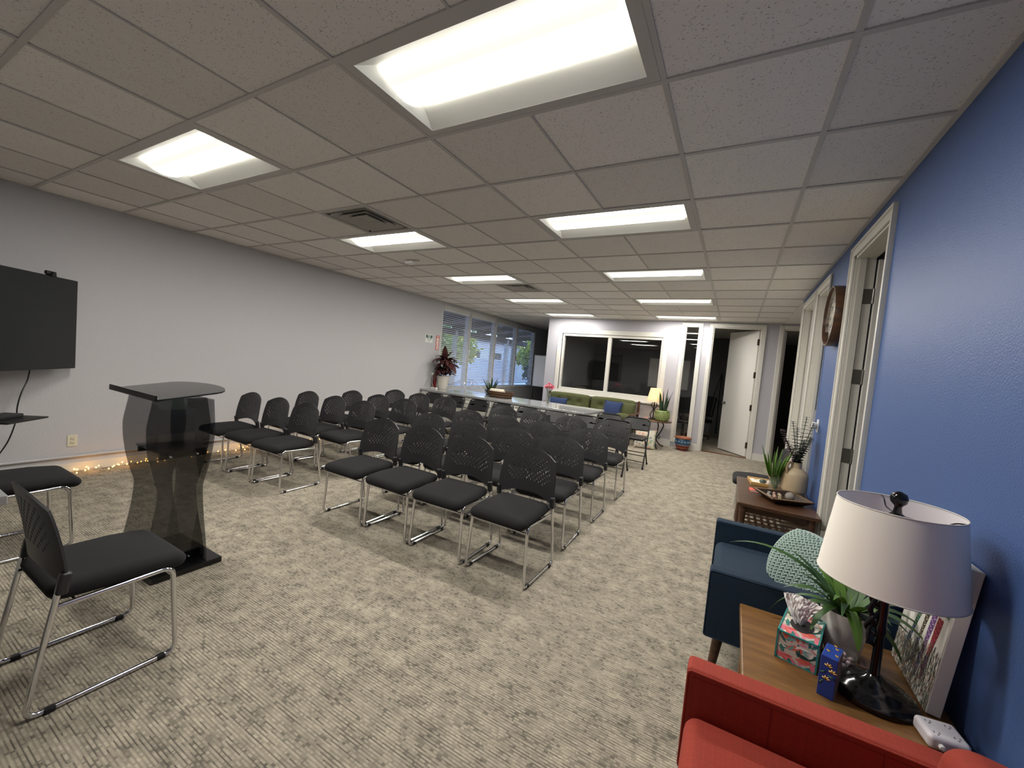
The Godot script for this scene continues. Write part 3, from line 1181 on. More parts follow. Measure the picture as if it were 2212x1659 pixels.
func build_outside() -> void:
	var st := begin()
	span(st, Vector3(XL - 0.14, -0.3, 6), Vector3(-30, -0.12, -40))
	var ground := struct("ground_outside", st, mat(c8(150, 158, 172), 0.85))
	# covered walk: posts, beams and a boarded underside
	var cover := mat(c8(92, 84, 74), 0.8)
	var t := thing("patio_cover", "dark timber walkway roof seen through the top of the blinds", "canopy", Vector3(XL - 0.14, 0, -8))
	st = begin()
	for k in 14:
		box(st, Vector3(-0.16 - k * 0.2, 2.95 - k * 0.03, 0), Vector3(0.196, 0.03, 14), Basis(Vector3(0, 0, 1), 0.15))
	obj("roof_board", st, cover, t)
	for k in 9:
		st = begin()
		box(st, Vector3(-1.4, 2.67, -6.0 + k * 1.5), Vector3(2.85, 0.16, 0.07), Basis(Vector3(0, 0, 1), 0.15))
		obj("rafter", st, cover, t)
	st = begin()
	box(st, Vector3(-2.75, 2.36, 0), Vector3(0.1, 0.2, 14))
	obj("fascia", st, cover, t)
	for z in [-5.2, -1.6, 2.4]:
		st = begin()
		box(st, Vector3(-2.75, 1.15, z), Vector3(0.13, 2.5, 0.13))
		obj("post", st, M.trim, t)
	t = thing("garden_wall", "pale blue white wall beyond the walkway in daylight", "wall", Vector3(-10.2, -0.12, -13))
	st = begin()
	box(st, Vector3(0, 0.8, 0), Vector3(0.2, 1.6, 26))
	obj("panel", st, mat(c8(214, 222, 232), 0.7), t)
	st = begin()
	box(st, Vector3(0, 1.63, 0), Vector3(0.3, 0.07, 26))
	obj("coping", st, mat(c8(216, 222, 232), 0.6), t)
	t = thing("neighbour_house", "low pale building far beyond the trees outside", "building", Vector3(-22, -0.12, -30))
	st = begin()
	box(st, Vector3(0, 1.7, 0), Vector3(4, 3.4, 22))
	obj("walls", st, mat(c8(206, 206, 204), 0.8), t)
	st = begin()
	box(st, Vector3(0.2, 3.5, 0), Vector3(5, 0.25, 23))
	obj("roof", st, cover, t)
	for k in 5:
		st = begin()
		box(st, Vector3(2.0, 1.8, -8 + k * 4), Vector3(0.06, 1.2, 1.6))
		obj("window", st, M.black, t)
	var gr := mat(c8(88, 132, 52), 0.6)
	gr.backlight_enabled = true
	gr.backlight = Color(0.2, 0.26, 0.06)
	var yl := mat(c8(150, 160, 60), 0.6)
	yl.backlight_enabled = true
	yl.backlight = Color(0.3, 0.3, 0.06)
	tree("garden_tree", "leafy green tree outside behind the nearest blinded window", Vector3(-8.3, -0.12, -8.8), 2.9, Vector3(1.5, 1.1, 1.6), gr, 2600, 3)
	tree("garden_tree", "darker round shrub outside behind the red leaved plant", Vector3(-7.9, -0.12, -7.2), 1.7, Vector3(0.9, 0.8, 1.2), M.leaf_dark, 1800, 4)
	tree("garden_tree", "yellow green tree outside behind the second blinded window", Vector3(-9.4, -0.12, -12.6), 2.9, Vector3(1.2, 1.0, 1.5), yl, 2200, 5)
	tree("garden_tree", "sunlit tree outside behind the farthest blinded window", Vector3(-8.2, -0.12, -18.5), 2.9, Vector3(1.1, 1.2, 1.6), yl, 2400, 6)
	tree("garden_tree", "dark leafy bush outside below the sunlit far tree", Vector3(-7.2, -0.12, -16.8), 1.6, Vector3(0.7, 0.75, 1.0), M.leaf_dark, 1600, 7)
	tree("garden_tree", "tall tree at the back of the garden wall outside", Vector3(-13, -0.12, -17), 4.2, Vector3(1.8, 1.6, 2.6), gr, 2600, 8)


func build_back_rooms() -> void:
	# dark office behind the partition
	var t := thing("whiteboard", "framed whiteboard on the office wall behind the glass", "whiteboard", Vector3(-0.15, 1.55, -10.98))
	var st := begin()
	box(st, Vector3(0, 0, 0), Vector3(1.1, 0.84, 0.02))
	obj("panel", st, M.white, t)
	st = begin()
	frame_boxes(st, -0.57, 0.57, -0.44, 0.44, 0.025, -0.01, 0.02)
	obj("frame", st, M.steel, t)
	t = thing("wall_picture", "dark picture hanging in the office behind the left pane", "picture", Vector3(-2.0, 1.6, -10.98))
	st = begin()
	box(st, Vector3.ZERO, Vector3(0.9, 0.8, 0.03))
	obj("canvas", st, mat(c8(60, 58, 56), 0.8), t)
	st = begin()
	frame_boxes(st, -0.47, 0.47, -0.42, 0.42, 0.03, -0.01, 0.025)
	obj("frame", st, M.black, t)
	var proto := thing("office_chair", "", "chair")
	st = begin()
	rounded(st, Vector3(0, 0.47, 0), Vector3(0.5, 0.09, 0.48), 0.04)
	obj("seat", st, M.black, proto)
	st = begin()
	rounded(st, Vector3(0, 0.83, -0.24), Vector3(0.46, 0.5, 0.07), 0.03, 2, 1, Basis(Vector3(1, 0, 0), -0.12))
	obj("backrest", st, M.black, proto)
	st = begin()
	bar(st, Vector3(0, 0.1, 0), Vector3(0, 0.44, 0), 0.03)
	obj("gas_post", st, M.black, proto)
	st = begin()
	bar(st, Vector3(0, 0.42, -0.1), Vector3(0, 0.6, -0.27), 0.02)
	obj("back_strut", st, M.black, proto)
	for k in 5:
		st = begin()
		var a := TAU * k / 5
		bar(st, Vector3(0, 0.1, 0), Vector3(cos(a) * 0.28, 0.075, sin(a) * 0.28), 0.018)
		obj("leg", st, M.black, proto)
		st = begin()
		ball(st, Vector3(cos(a) * 0.28, 0.03, sin(a) * 0.28), Vector3(0.03, 0.03, 0.03), 8)
		obj("caster", st, M.black, proto)
	proto.position = Vector3(0.62, 0, -8.6)
	proto.rotation.y = 2.9
	tag(proto, "black office chair in the dark room behind the sidelight")
	dup(proto, Vector3(0.88, 0, -9.35), -1.0, "black office chair glimpsed left of the ajar far door")
	t = thing("easel", "thin black tripod easel in the dark room behind the ajar door", "easel", Vector3(1.2, 0, -10.7))
	for p in [Vector3(-0.3, 0, 0.1), Vector3(0.32, 0, 0.1), Vector3(0.05, 0, -0.26)]:
		st = begin()
		bar(st, p, Vector3(0.05, 1.7, 0), 0.014)
		obj("leg", st, M.black, t)
	st = begin()
	box(st, Vector3(0.05, 0.95, 0.08), Vector3(0.5, 0.03, 0.05))
	obj("tray", st, M.black, t)
	# white board standing in the dark end of the window side
	t = thing("rolling_board", "white marker board standing in the dark beyond the windows", "whiteboard", Vector3(-3.22, 0, -9.0))
	st = begin()
	rounded(st, Vector3(0, 1.31, 0), Vector3(0.75, 0.9, 0.02), 0.004, 1)
	obj("panel", st, M.white, t)
	st = begin()
	frame_boxes(st, -0.39, 0.39, 0.84, 1.76, 0.02, -0.012, 0.012)
	obj("frame", st, M.steel, t)
	for s in [-1, 1]:
		st = begin()
		bar(st, Vector3(s * 0.36, 0.02, 0), Vector3(s * 0.36, 0.85, 0), 0.014)
		bar(st, Vector3(s * 0.36, 0.03, -0.25), Vector3(s * 0.36, 0.03, 0.25), 0.014)
		obj("leg", st, M.black, t)


# ---------------------------------------------------------------- chairs
# bowed plastic back with staggered slots; each cell is a ring round its hole
func perforated_back() -> SurfaceTool:
	var st := begin()
	var du := 0.15        # cell width in u
	var half := du / 2
	var rows := 16
	var S := func(u: float, v: float, side: float) -> Vector3:
		var yb := 0.478 + 0.05 * pow(maxf(0.0, 1.0 - u * u), 1.2)
		var yt := 0.844 - 0.066 * u * u
		var hw := lerpf(0.234, 0.214, v) + 0.008 * sin(PI * v) - 0.006 * pow(v, 12.0)
		var y := lerpf(yb, yt, v)
		var z := -0.392 - 0.026 * v - 0.024 * v * v + 0.042 * u * u
		var n := Vector3(-u * 0.38, 0.16 + 0.1 * v, 1.0).normalized()
		return Vector3(u * hw, y, z) + n * 0.0045 * side
	var nrm := func(u: float, v: float, side: float) -> Vector3:
		return Vector3(-u * 0.38, 0.16 + 0.1 * v, 1.0).normalized() * side
	var P := func(u: float, v: float, s: float): vert(st, S.call(u, v, s), nrm.call(u, v, s))
	# face with corners counter-clockwise in (u, v) for the front, reversed for the back
	var face := func(a: Vector2, b: Vector2, c: Vector2, d: Vector2):
		for k in [a, c, b, a, d, c]: P.call(k.x, k.y, 1.0)
		for k in [a, b, c, a, c, d]: P.call(k.x, k.y, -1.0)
	var lines := []
	var nh := int(floor(1.0 / half))
	for i in range(-nh, nh + 1): lines.append(i)
	for r in rows:
		var v0 := float(r) / rows
		var v1 := float(r + 1) / rows
		var vm := (v0 + v1) / 2
		var cells := {}
		if r >= 4 and r <= 13:
			var reach: float = [0.62, 0.7, 0.76, 0.78, 0.78, 0.78, 0.78, 0.76, 0.72, 0.62][r - 4]
			for i in range(-nh, nh - 1):
				var odd := (i + r) % 2 == 0
				if odd and absf((i + 1) * half) <= reach: cells[i] = true
		# ends outside the regular lines
		face.call(Vector2(-1, v0), Vector2(-nh * half, v0), Vector2(-nh * half, v1), Vector2(-1, v1))
		face.call(Vector2(nh * half, v0), Vector2(1, v0), Vector2(1, v1), Vector2(nh * half, v1))
		var i := -nh
		while i < nh:
			var ua := i * half
			if cells.has(i):
				var ub := (i + 2) * half
				var um := (ua + ub) / 2
				var outer := [Vector2(ua, v0), Vector2(um, v0), Vector2(ub, v0), Vector2(ub, vm), Vector2(ub, v1), Vector2(um, v1), Vector2(ua, v1), Vector2(ua, vm)]
				var hx := half * 0.38
				var hy := (v1 - v0) * 0.46
				var inner := [Vector2(-0.6, -0.82), Vector2(0, -1), Vector2(0.6, -0.82), Vector2(1, 0), Vector2(0.6, 0.82), Vector2(0, 1), Vector2(-0.6, 0.82), Vector2(-1, 0)]
				for k in 8: inner[k] = Vector2(um + inner[k].x * hx, vm + inner[k].y * hy)
				for k in 8:
					var l := (k + 1) % 8
					face.call(outer[k], outer[l], inner[l], inner[k])
					var a: Vector3 = S.call(inner[k].x, inner[k].y, 1.0)
					var b: Vector3 = S.call(inner[l].x, inner[l].y, 1.0)
					var c: Vector3 = S.call(inner[l].x, inner[l].y, -1.0)
					var d: Vector3 = S.call(inner[k].x, inner[k].y, -1.0)
					quad(st, a, b, c, d)
				i += 2
			else:
				face.call(Vector2(ua, v0), Vector2(ua + half, v0), Vector2(ua + half, v1), Vector2(ua, v1))
				i += 1
		for s in [-1.0, 1.0]:
			var a: Vector3 = S.call(s, v0, -s)
			var b: Vector3 = S.call(s, v0, s)
			var c: Vector3 = S.call(s, v1, s)
			var d: Vector3 = S.call(s, v1, -s)
			quad(st, b, a, d, c)
	var us := [-1.0]
	for i in lines: us.append(i * half)
	us.append(1.0)
	for k in us.size() - 1:
		quad(st, S.call(us[k], 1.0, 1.0), S.call(us[k + 1], 1.0, 1.0), S.call(us[k + 1], 1.0, -1.0), S.call(us[k], 1.0, -1.0))
		quad(st, S.call(us[k], 0.0, -1.0), S.call(us[k + 1], 0.0, -1.0), S.call(us[k + 1], 0.0, 1.0), S.call(us[k], 0.0, 1.0))
	return st


# front foot at z = 0, sitter looks towards +z
func make_sled_chair() -> Node3D:
	var t := thing("sled_chair", "", "chair")
	var st := begin()
	rounded(st, Vector3(0, 0.437, -0.17), Vector3(0.455, 0.072, 0.45), 0.05, 3, 3, Basis(), func(p: Vector3) -> Vector3:
		var f := clampf((p.z + 0.0) / 0.225, -1, 1)
		var q := p
		q.x *= 1.0 - 0.09 * maxf(0.0, -f) - 0.05 * pow(maxf(0.0, f), 4.0)
		q.y += -0.016 * pow(maxf(0.0, f), 2.0) + 0.006 * pow(maxf(0.0, -f), 2.0) + (0.012 * (1.0 - pow(absf(p.x) / 0.23, 2.0)) * (1.0 - f * f) if p.y > 0 else 0.0)
		return q)
	obj("seat", st, M.seat, t)
	obj("backrest", perforated_back(), M.plastic, t)
	for s in [-1.0, 1.0]:
		st = begin()
		var path := fillet([Vector3(s * 0.226, 0.515, -0.366), Vector3(s * 0.23, 0.012, -0.455), Vector3(s * 0.234, 0.012, 0.004), Vector3(s * 0.218, 0.412, -0.012), Vector3(s * 0.218, 0.4, -0.39)], 0.045, 5)
		tube(st, path, 0.0105, 8)
		obj("sled_frame", st, M.chrome, t)
		st = begin()
		rounded(st, Vector3(s * 0.228, 0.492, -0.362), Vector3(0.034, 0.085, 0.036), 0.011, 2, 1, Basis(Vector3(1, 0, 0), 0.16))
		obj("arm_sleeve", st, M.plastic, t)
		for z in [-0.05, -0.39]:
			st = begin()
			rounded(st, Vector3(s * 0.232, 0.011, z), Vector3(0.026, 0.022, 0.034), 0.006, 1)
			obj("foot_glide", st, M.rubber, t)
	for p in [[0.372, -0.012, 0.219], [0.392, -0.32, 0.218]]:
		st = begin()
		bar(st, Vector3(-p[2], p[0], p[1]), Vector3(p[2], p[0], p[1]), 0.0065)
		obj("crossbar", st, M.chrome, t)
	return t


func make_folding_chair() -> Node3D:
	var t := thing("folding_chair", "", "chair")
	var st := begin()
	tube(st, fillet([Vector3(-0.225, 0, 0.0), Vector3(-0.215, 0.44, -0.215), Vector3(-0.205, 0.752, -0.372), Vector3(0.205, 0.752, -0.372), Vector3(0.215, 0.44, -0.215), Vector3(0.225, 0, 0.0)], 0.075, 6), 0.0115, 8)
	obj("front_frame", st, M.black, t)
	for s in [-1, 1]:
		st = begin()
		bar(st, Vector3(s * 0.2, 0.0, -0.44), Vector3(s * 0.19, 0.47, -0.14), 0.011)
		obj("rear_leg", st, M.black, t)
		for p in [Vector3(s * 0.225, 0.012, 0), Vector3(s * 0.2, 0.012, -0.44)]:
			st = begin()
			lathe(st, [Vector2(0, -0.012), Vector2(0.015, -0.012), Vector2(0.015, 0.02), Vector2(0, 0.02)], 10, p)
			obj("rubber_foot", st, M.rubber, t)
	st = begin()
	rounded(st, Vector3(0, 0.452, -0.2), Vector3(0.4, 0.045, 0.4), 0.022, 2, 1)
	obj("seat", st, M.black, t)
	st = begin()
	rounded(st, Vector3(0, 0.655, -0.322), Vector3(0.405, 0.205, 0.03), 0.014, 2, 6, Basis(Vector3(1, 0, 0), -0.44), func(p: Vector3) -> Vector3:
		var q := p
		q.z += -0.016 * (1.0 - pow(p.x / 0.2, 2.0))
		if p.y > 0: q.y -= 0.06 * pow(absf(p.x) / 0.2, 6.0)
		return q)
	obj("backrest", st, M.black, t)
	for p in [[0.14, -0.345], [0.2, -0.308]]:
		st = begin()
		bar(st, Vector3(-0.197, p[0], p[1]), Vector3(0.197, p[0], p[1]), 0.007)
		obj("crossbar", st, M.black, t)
	st = begin()
	bar(st, Vector3(-0.22, 0.1, -0.049), Vector3(0.22, 0.1, -0.049), 0.007)
	obj("crossbar", st, M.black, t)
	return t


func build_chairs() -> void:
	var proto := make_sled_chair()
	var first := true
	var rown := ["front", "second", "third", "fourth"]
	var zr := [-0.615, -1.325, -2.055, -2.93]
	var zl := [-0.62, -1.36, -2.08, -2.93]
	var xr := [-1.262, -0.745, -0.232, 0.285]
	var xl := [-3.46, -2.935, -2.402]
	var pr := ["beside the aisle", "second from the aisle", "third from the aisle", "at the right end"]
	var pl := ["nearest the grey wall", "in the middle", "beside the aisle"]
	var list := []
	for r in 4:
		for k in 4:
			list.append([Vector3(xr[k], 0, zr[r]), "black slotted-back chair, %s row of right block, %s" % [rown[r], pr[k]], "chairs of the right block"])
		for k in 3:
			list.append([Vector3(xl[k] + 0.02 * r, 0, zl[r]), "black slotted-back chair, %s row of left block, %s" % [rown[r], pl[k]], "chairs of the left block"])
	for p in list:
		var jit := Vector3(rng.randf_range(-0.008, 0.008), 0, rng.randf_range(-0.012, 0.012))
		var turn := rng.randf_range(-0.025, 0.025)
		if first:
			proto.position = p[0] + jit
			tag(proto, p[1], "", p[2])
			first = false
		else:
			dup(proto, p[0] + jit, turn, p[1], p[2])
	dup(proto, Vector3(-0.785, 0, 0.845), PI, "large black slotted-back chair closest to the camera, seen from behind", "")
	dup(proto, Vector3(-2.375, 0, 0.79), PI, "black chair left of the lectern, cut off by the photo edge", "")
	dup(proto, Vector3(1.73, 0, -3.42), -PI / 2, "black padded chair by the closet door, mostly hidden behind the long table", "")
	var fold := make_folding_chair()
	var fx := [-3.44, -2.92, -2.4, -1.9, -1.4, -0.9, -0.41, 0.1]
	var at := ["nearest the grey wall", "second from the grey wall", "third from the grey wall", "fourth from the grey wall", "fourth from the right end", "third from the right end", "second from the right end", "at the right end"]
	for k in 8:
		var p := Vector3(fx[k], 0, -4.05)
		var label: String = "black folding chair in the row before the white cabinets, " + at[k]
		if k == 0:
			fold.position = p
			tag(fold, label, "", "folding chairs in the fifth row")
		else:
			dup(fold, p, rng.randf_range(-0.03, 0.03), label, "folding chairs in the fifth row")
	dup(fold, Vector3(-0.21, 0, -4.79), 0.02, "black folding chair at the cabinet end in front of the blue cushion", "folding chairs in the last row")
	dup(fold, Vector3(0.245, 0, -4.77), -0.02, "black folding chair in front of the floral cushion, back row right", "folding chairs in the last row")


# ---------------------------------------------------------------- white cabinets and what stands on them
func build_counter() -> void:
	var origin := Vector3(-4.1, 0, -4.76)
	var len := 3.62
	var dep := 0.95
	var n := 8
	var w := len / n
	var where := ["against the grey wall", "second from the grey wall", "third from the grey wall", "fourth from the grey wall", "fifth from the grey wall", "third from the sofa end", "second from the sofa end", "at the sofa end"]
	var turn := -0.06
	var bs := Basis(Vector3.UP, turn)
	for k in n:
		var t := thing("base_cabinet", "low white panelled cabinet of the long row, " + where[k], "cabinet", origin + bs * Vector3((k + 0.5) * w, 0, 0), turn, "white cabinets behind the chairs")
		var st := begin()
		span(st, Vector3(-w / 2 + 0.001, 0.08, -0.02), Vector3(w / 2 - 0.001, 0.735, -dep + 0.03))
		span(st, Vector3(-w / 2 + 0.001, 0.0, -0.07), Vector3(w / 2 - 0.001, 0.08, -dep + 0.06))
		obj("carcass", st, M.cabinet, t)
		var door := begin()
		var hw := w / 2 - 0.008
		for s in [-1, 1]:
			rounded(door, Vector3(s * (hw - 0.03), 0.345, -0.01), Vector3(0.06, 0.5, 0.02), 0.003, 1)
			rounded(door, Vector3(0, 0.345 + s * 0.22, -0.01), Vector3(hw * 2 - 0.12, 0.06, 0.02), 0.003, 1)
		span(door, Vector3(-hw + 0.05, 0.12, -0.016), Vector3(hw - 0.05, 0.57, -0.02))
		obj("door", door, M.cabinet, t)
		st = begin()
		for s in [-1, 1]:
			rounded(st, Vector3(s * (hw - 0.02), 0.667, -0.01), Vector3(0.04, 0.11, 0.02), 0.003, 1)
			rounded(st, Vector3(0, 0.667 + s * 0.04, -0.01), Vector3(hw * 2 - 0.08, 0.03, 0.02), 0.003, 1)
		span(st, Vector3(-hw + 0.03, 0.62, -0.016), Vector3(hw - 0.03, 0.715, -0.02))
		obj("drawer", st, M.cabinet, t)
	var t := thing("countertop", "long glossy grey worktop over the row of white cabinets", "worktop", origin + bs * Vector3(len / 2, 0, 0), turn)
	var st := begin()
	rounded(st, Vector3(0.005, 0.755, -dep / 2 + 0.02), Vector3(len + 0.03, 0.038, dep), 0.006, 2)
	obj("slab", st, M.grey_top, t)
	st = begin()
	span(st, Vector3(len / 2 + 0.002, 0.0, -0.02), Vector3(len / 2 + 0.012, 0.735, -dep + 0.03))
	obj("end_panel", st, M.cabinet, t)
	var y := 0.775
	# red-leaved plant in a tapered white pot
	t = thing("red_leaf_plant", "tall plant with dark red leaves in a pale pot beside the wall", "plant", Vector3(-3.9, y, -5.2))
	st = begin()
	lathe(st, [Vector2(0.0, 0), Vector2(0.095, 0), Vector2(0.1, 0.01), Vector2(0.135, 0.27), Vector2(0.137, 0.285), Vector2(0.125, 0.285), Vector2(0.12, 0.25)], 28)
	obj("pot", st, mat(c8(206, 202, 190), 0.5), t)
	st = begin()
	lathe(st, [Vector2(0.122, 0.255), Vector2(0, 0.262)], 20)
	obj("soil", st, M.soil, t)
	st = begin()
	for p in [Vector3(0, 0, 0), Vector3(0.04, 0, -0.02), Vector3(-0.04, 0, 0.02)]:
		tube(st, curve([p + Vector3(0, 0.25, 0), p * 1.5 + Vector3(0, 0.42, 0), p * 2.2 + Vector3(0, 0.62, 0)]), 0.009, 6)
	obj("stem", st, M.stem, t)
	for k in 56:
		st = begin()
		var a := k * 2.399
		var up := 0.3 + 0.36 * fmod(k * 0.37, 1.0)
		var d := Vector3(cos(a), 0.7 + rng.randf_range(-0.3, 0.6), sin(a))
		var q := Vector3(cos(a) * 0.04, up, sin(a) * 0.04)
		var reach := rng.randf_range(0.24, 0.36) * (0.55 if d.x < -0.2 else 1.0)
		leaf(st, q, d, reach, rng.randf_range(0.1, 0.15), rng.randf_range(0.9, 2.4), 6, 0.3, 0.8, rng.randf_range(-0.4, 0.4))
		obj("leaf", st, M.leaf_red, t)
	for k in 3:
		st = begin()
		leaf(st, Vector3(0.02 * k, 0.62, -0.01 * k), Vector3([0.15, 0.5, -0.25][k], 1, [0.25, -0.2, 0.1][k]), [0.34, 0.28, 0.26][k], 0.13, 0.4, 6, 0.3, 0.8)
		obj("leaf", st, M.leaf_red, t)
	# clear wrapping
	t = thing("plastic_wrap", "heap of crumpled clear plastic wrapping between pot and snake plant", "wrapping", Vector3(-3.28, y, -5.25))
	var f := FastNoiseLite.new()
	f.frequency = 2.6
	f.fractal_octaves = 4
	f.noise_type = FastNoiseLite.TYPE_CELLULAR
	st = begin()
	surf(st, func(u: float, v: float):
		var r := 0.33 * (1.0 - v * v * 0.8)
		var c := Vector3(cos(u) * r * 1.7, 0.02 + v * 0.16 * (1.3 + 0.6 * sin(u * 3.0)), sin(u) * r * 0.6)
		return c + c.normalized() * 0.09 * f.get_noise_3d(c.x * 3, c.y * 3, c.z * 3), steps(0, TAU, 40), steps(0, 1, 12), true)
	obj("sheet", st, M.wrap, t)
	# low basket with a towel, snake plant behind it
	t = thing("bread_basket", "low oval woven brown basket on the grey worktop", "basket", Vector3(-2.38, y, -5.1), 0.06)
	st = begin()
	lathe(st, [Vector2(0, 0.004), Vector2(0.78, 0.004), Vector2(0.8, 0), Vector2(0.9, 0.06), Vector2(1.0, 0.115), Vector2(0.96, 0.12), Vector2(0.85, 0.05), Vector2(0.76, 0.012), Vector2(0, 0.012)], 36, Vector3.ZERO, 0.27, 0.16)
	obj("body", st, mat(c8(60, 40, 28), 0.8), t)
	for k in 5:
		st = begin()
		var ring := PackedVector3Array()
		var rr := 0.83 + k * 0.042
		for i in 72:
			var a := TAU * i / 72
			var wob := 1.0 + (0.018 if (i + k * 2) % 4 < 2 else -0.012)
			ring.append(Vector3(cos(a) * 0.27 * rr * wob, 0.012 + k * 0.025, sin(a) * 0.16 * rr * wob))
		tube(st, ring, 0.011, 5, 1.0, true)
		obj("woven_strand", st, mat(c8(110, 80, 54) if k % 2 else c8(66, 42, 28), 0.75), t)
	t = thing("rolled_towel", "rolled cream towel lying in the brown basket", "towel", Vector3(-2.46, y + 0.11, -5.1), 0.1)
	st = begin()
	lathe(st, [Vector2(0, -0.15), Vector2(0.045, -0.148), Vector2(0.052, -0.13), Vector2(0.052, 0.13), Vector2(0.045, 0.148), Vector2(0, 0.15)], 18, Vector3.ZERO, 1, 1, Basis(Vector3(0, 0, 1), PI / 2))
	obj("roll", st, mat(c8(206, 196, 178), 0.95), t)
	st = begin()
	for s in [-1, 1]:
		var sp := PackedVector3Array()
		for k in 26: sp.append(Vector3(s * 0.149, sin(k * 0.6) * 0.0018 * k, cos(k * 0.6) * 0.0018 * k))
		tube(st, sp, 0.003, 4)
	obj("spiral_edge", st, mat(c8(186, 174, 154), 0.95), t)
	t = thing("snake_plant", "small spiky snake plant in a bowl behind the basket", "plant", Vector3(-2.78, y, -5.36))
	st = begin()
	lathe(st, [Vector2(0, 0), Vector2(0.09, 0), Vector2(0.13, 0.09), Vector2(0.12, 0.1), Vector2(0.1, 0.08)], 20)
	obj("bowl", st, M.black, t)
	st = begin()
	lathe(st, [Vector2(0.115, 0.08), Vector2(0, 0.085)], 16)
	obj("soil", st, M.soil, t)
	for k in 15:
		st = begin()
		var a := k * 2.4
		leaf(st, Vector3(cos(a) * 0.05, 0.07, sin(a) * 0.05), Vector3(cos(a) * 0.55, 1, sin(a) * 0.55), rng.randf_range(0.2, 0.36), 0.045, -0.1, 5, 0.35, 0.55)
		obj("leaf", st, M.leaf_dark, t)
	# pink flowers in a glass vase
	t = thing("flower_vase", "slim glass vase of pink flowers near the end of the worktop", "vase", Vector3(-1.37, y, -5.1))
	glass_vase(t, 0.045, 0.2, 0.05)
	for k in 9:
		st = begin()
		var a := k * 2.4
		var top := Vector3(cos(a) * 0.07 * (0.4 + 0.6 * (k % 3) / 2.0), 0.3 + 0.06 * ((k * 5) % 4) / 3.0, sin(a) * 0.07)
		tube(st, curve([Vector3(cos(a) * -0.015, 0.01, sin(a) * -0.015), Vector3(top.x * 0.4, 0.18, top.z * 0.4), top]), 0.003, 5)
		var stem := obj("stem", st, M.stem, t)
		st = begin()
		for p in 8:
			var b := p * TAU / 8
			leaf(st, top, Vector3(cos(b), 0.8, sin(b)), 0.06, 0.038, 1.6, 4, 0.25, 0.7)
		for p in 5:
			var b := p * TAU / 5 + 0.3
			leaf(st, top + Vector3(0, 0.01, 0), Vector3(cos(b) * 0.6, 1, sin(b) * 0.6), 0.04, 0.028, 1.0, 4, 0.3, 0.7)
		obj("flower", st, mat(c8(226, 92, 122) if k % 3 else c8(236, 140, 150), 0.7), t)
	# charger and cable beside the wall
	t = thing("phone_charger", "white charger block with cable plugged into wall above worktop", "charger", Vector3(-4.02, y, -5.02))
	st = begin()
	rounded(st, Vector3(0.04, 0.014, 0), Vector3(0.16, 0.028, 0.06), 0.008)
	obj("block", st, M.white, t)
	st = begin()
	tube(st, curve([Vector3(0, 0.012, -0.02), Vector3(-0.03, 0.05, -0.04), Vector3(-0.05, 0.14, -0.03), Vector3(-0.06, 0.2, -0.05), Vector3(-0.085, 0.28, -0.06)]), 0.004, 6)
	obj("cable", st, M.white, t)
	st = begin()
	rounded(st, Vector3(-0.075, 0.31, -0.06), Vector3(0.035, 0.055, 0.045), 0.008)
	obj("plug", st, M.white, t)
	# extinguisher, partly behind the pot
	t = thing("fire_extinguisher", "red fire extinguisher on the grey wall behind the red leaved plant", "extinguisher", Vector3(XL + 0.055, 0.79, -5.12))
	st = begin()
	lathe(st, [Vector2(0, 0), Vector2(0.036, 0), Vector2(0.04, 0.01), Vector2(0.04, 0.2), Vector2(0.034, 0.23), Vector2(0.014, 0.25), Vector2(0.012, 0.27), Vector2(0, 0.27)], 20)
	obj("cylinder", st, mat(c8(120, 22, 22), 0.35), t)
	st = begin()
	rounded(st, Vector3(0.01, 0.28, 0), Vector3(0.06, 0.014, 0.016), 0.004)
	rounded(st, Vector3(0.012, 0.3, 0), Vector3(0.06, 0.01, 0.016), 0.004, 2, 1, Basis(Vector3(0, 0, 1), 0.2))
	obj("lever", st, M.black, t)
	st = begin()
	tube(st, curve([Vector3(0, 0.265, 0.012), Vector3(0.0, 0.25, 0.045), Vector3(0.0, 0.15, 0.05), Vector3(0.0, 0.07, 0.046)]), 0.006, 6)
	obj("hose", st, M.rubber, t)
	# signs on the wall
	t = thing("safety_sign", "small white sign with a green header on the grey wall", "sign", Vector3(XL, 1.825, -4.9))
	st = begin()
	rounded(st, Vector3(0.002, 0, 0), Vector3(0.004, 0.165, 0.23), 0.0015, 1)
	obj("panel", st, mat(c8(222, 226, 222), 0.4), t)
	st = begin()
	box(st, Vector3(0.0045, 0.042, 0), Vector3(0.001, 0.062, 0.2))
	obj("header", st, mat(c8(22, 84, 60), 0.4), t)
	var turn_in := Basis(Vector3.UP, PI / 2)
	for p in [["SAFETY", 0.034, 0.057, 0.026, M.white], ["FIRST", 0.034, 0.028, 0.026, M.white]]:
		var o := put("lettering", text_mesh(p[0], p[3] * 1.25, 0.001), p[4], t)
		o.transform = Transform3D(turn_in, Vector3(0.0055, p[2], 0))
	# the words below the header are too small to read in the photograph
	for p in [[-0.012, -0.042, 0.06], [-0.012, 0.042, 0.05], [-0.048, 0.0, 0.044]]:
		st = begin()
		for k in 4: box(st, Vector3(0.0045, p[0] + 0.004 * (k % 2), p[1] + (k - 1.5) * p[2] / 4), Vector3(0.001, 0.016, p[2] / 5.5))
		obj("word_mark", st, M.black, t)
	t = thing("extinguisher_sign", "narrow vertical red and white extinguisher sign beside the window band", "sign", Vector3(XL, 1.755, -5.18))
	st = begin()
	rounded(st, Vector3(0.002, 0, 0), Vector3(0.004, 0.31, 0.105), 0.0015, 1)
	obj("panel", st, mat(c8(186, 62, 50), 0.4), t)
	st = begin()
	rounded(st, Vector3(0.0045, -0.02, 0), Vector3(0.001, 0.25, 0.07), 0.0004, 1)
	obj("field", st, mat(c8(232, 214, 204), 0.4), t)
	st = begin()
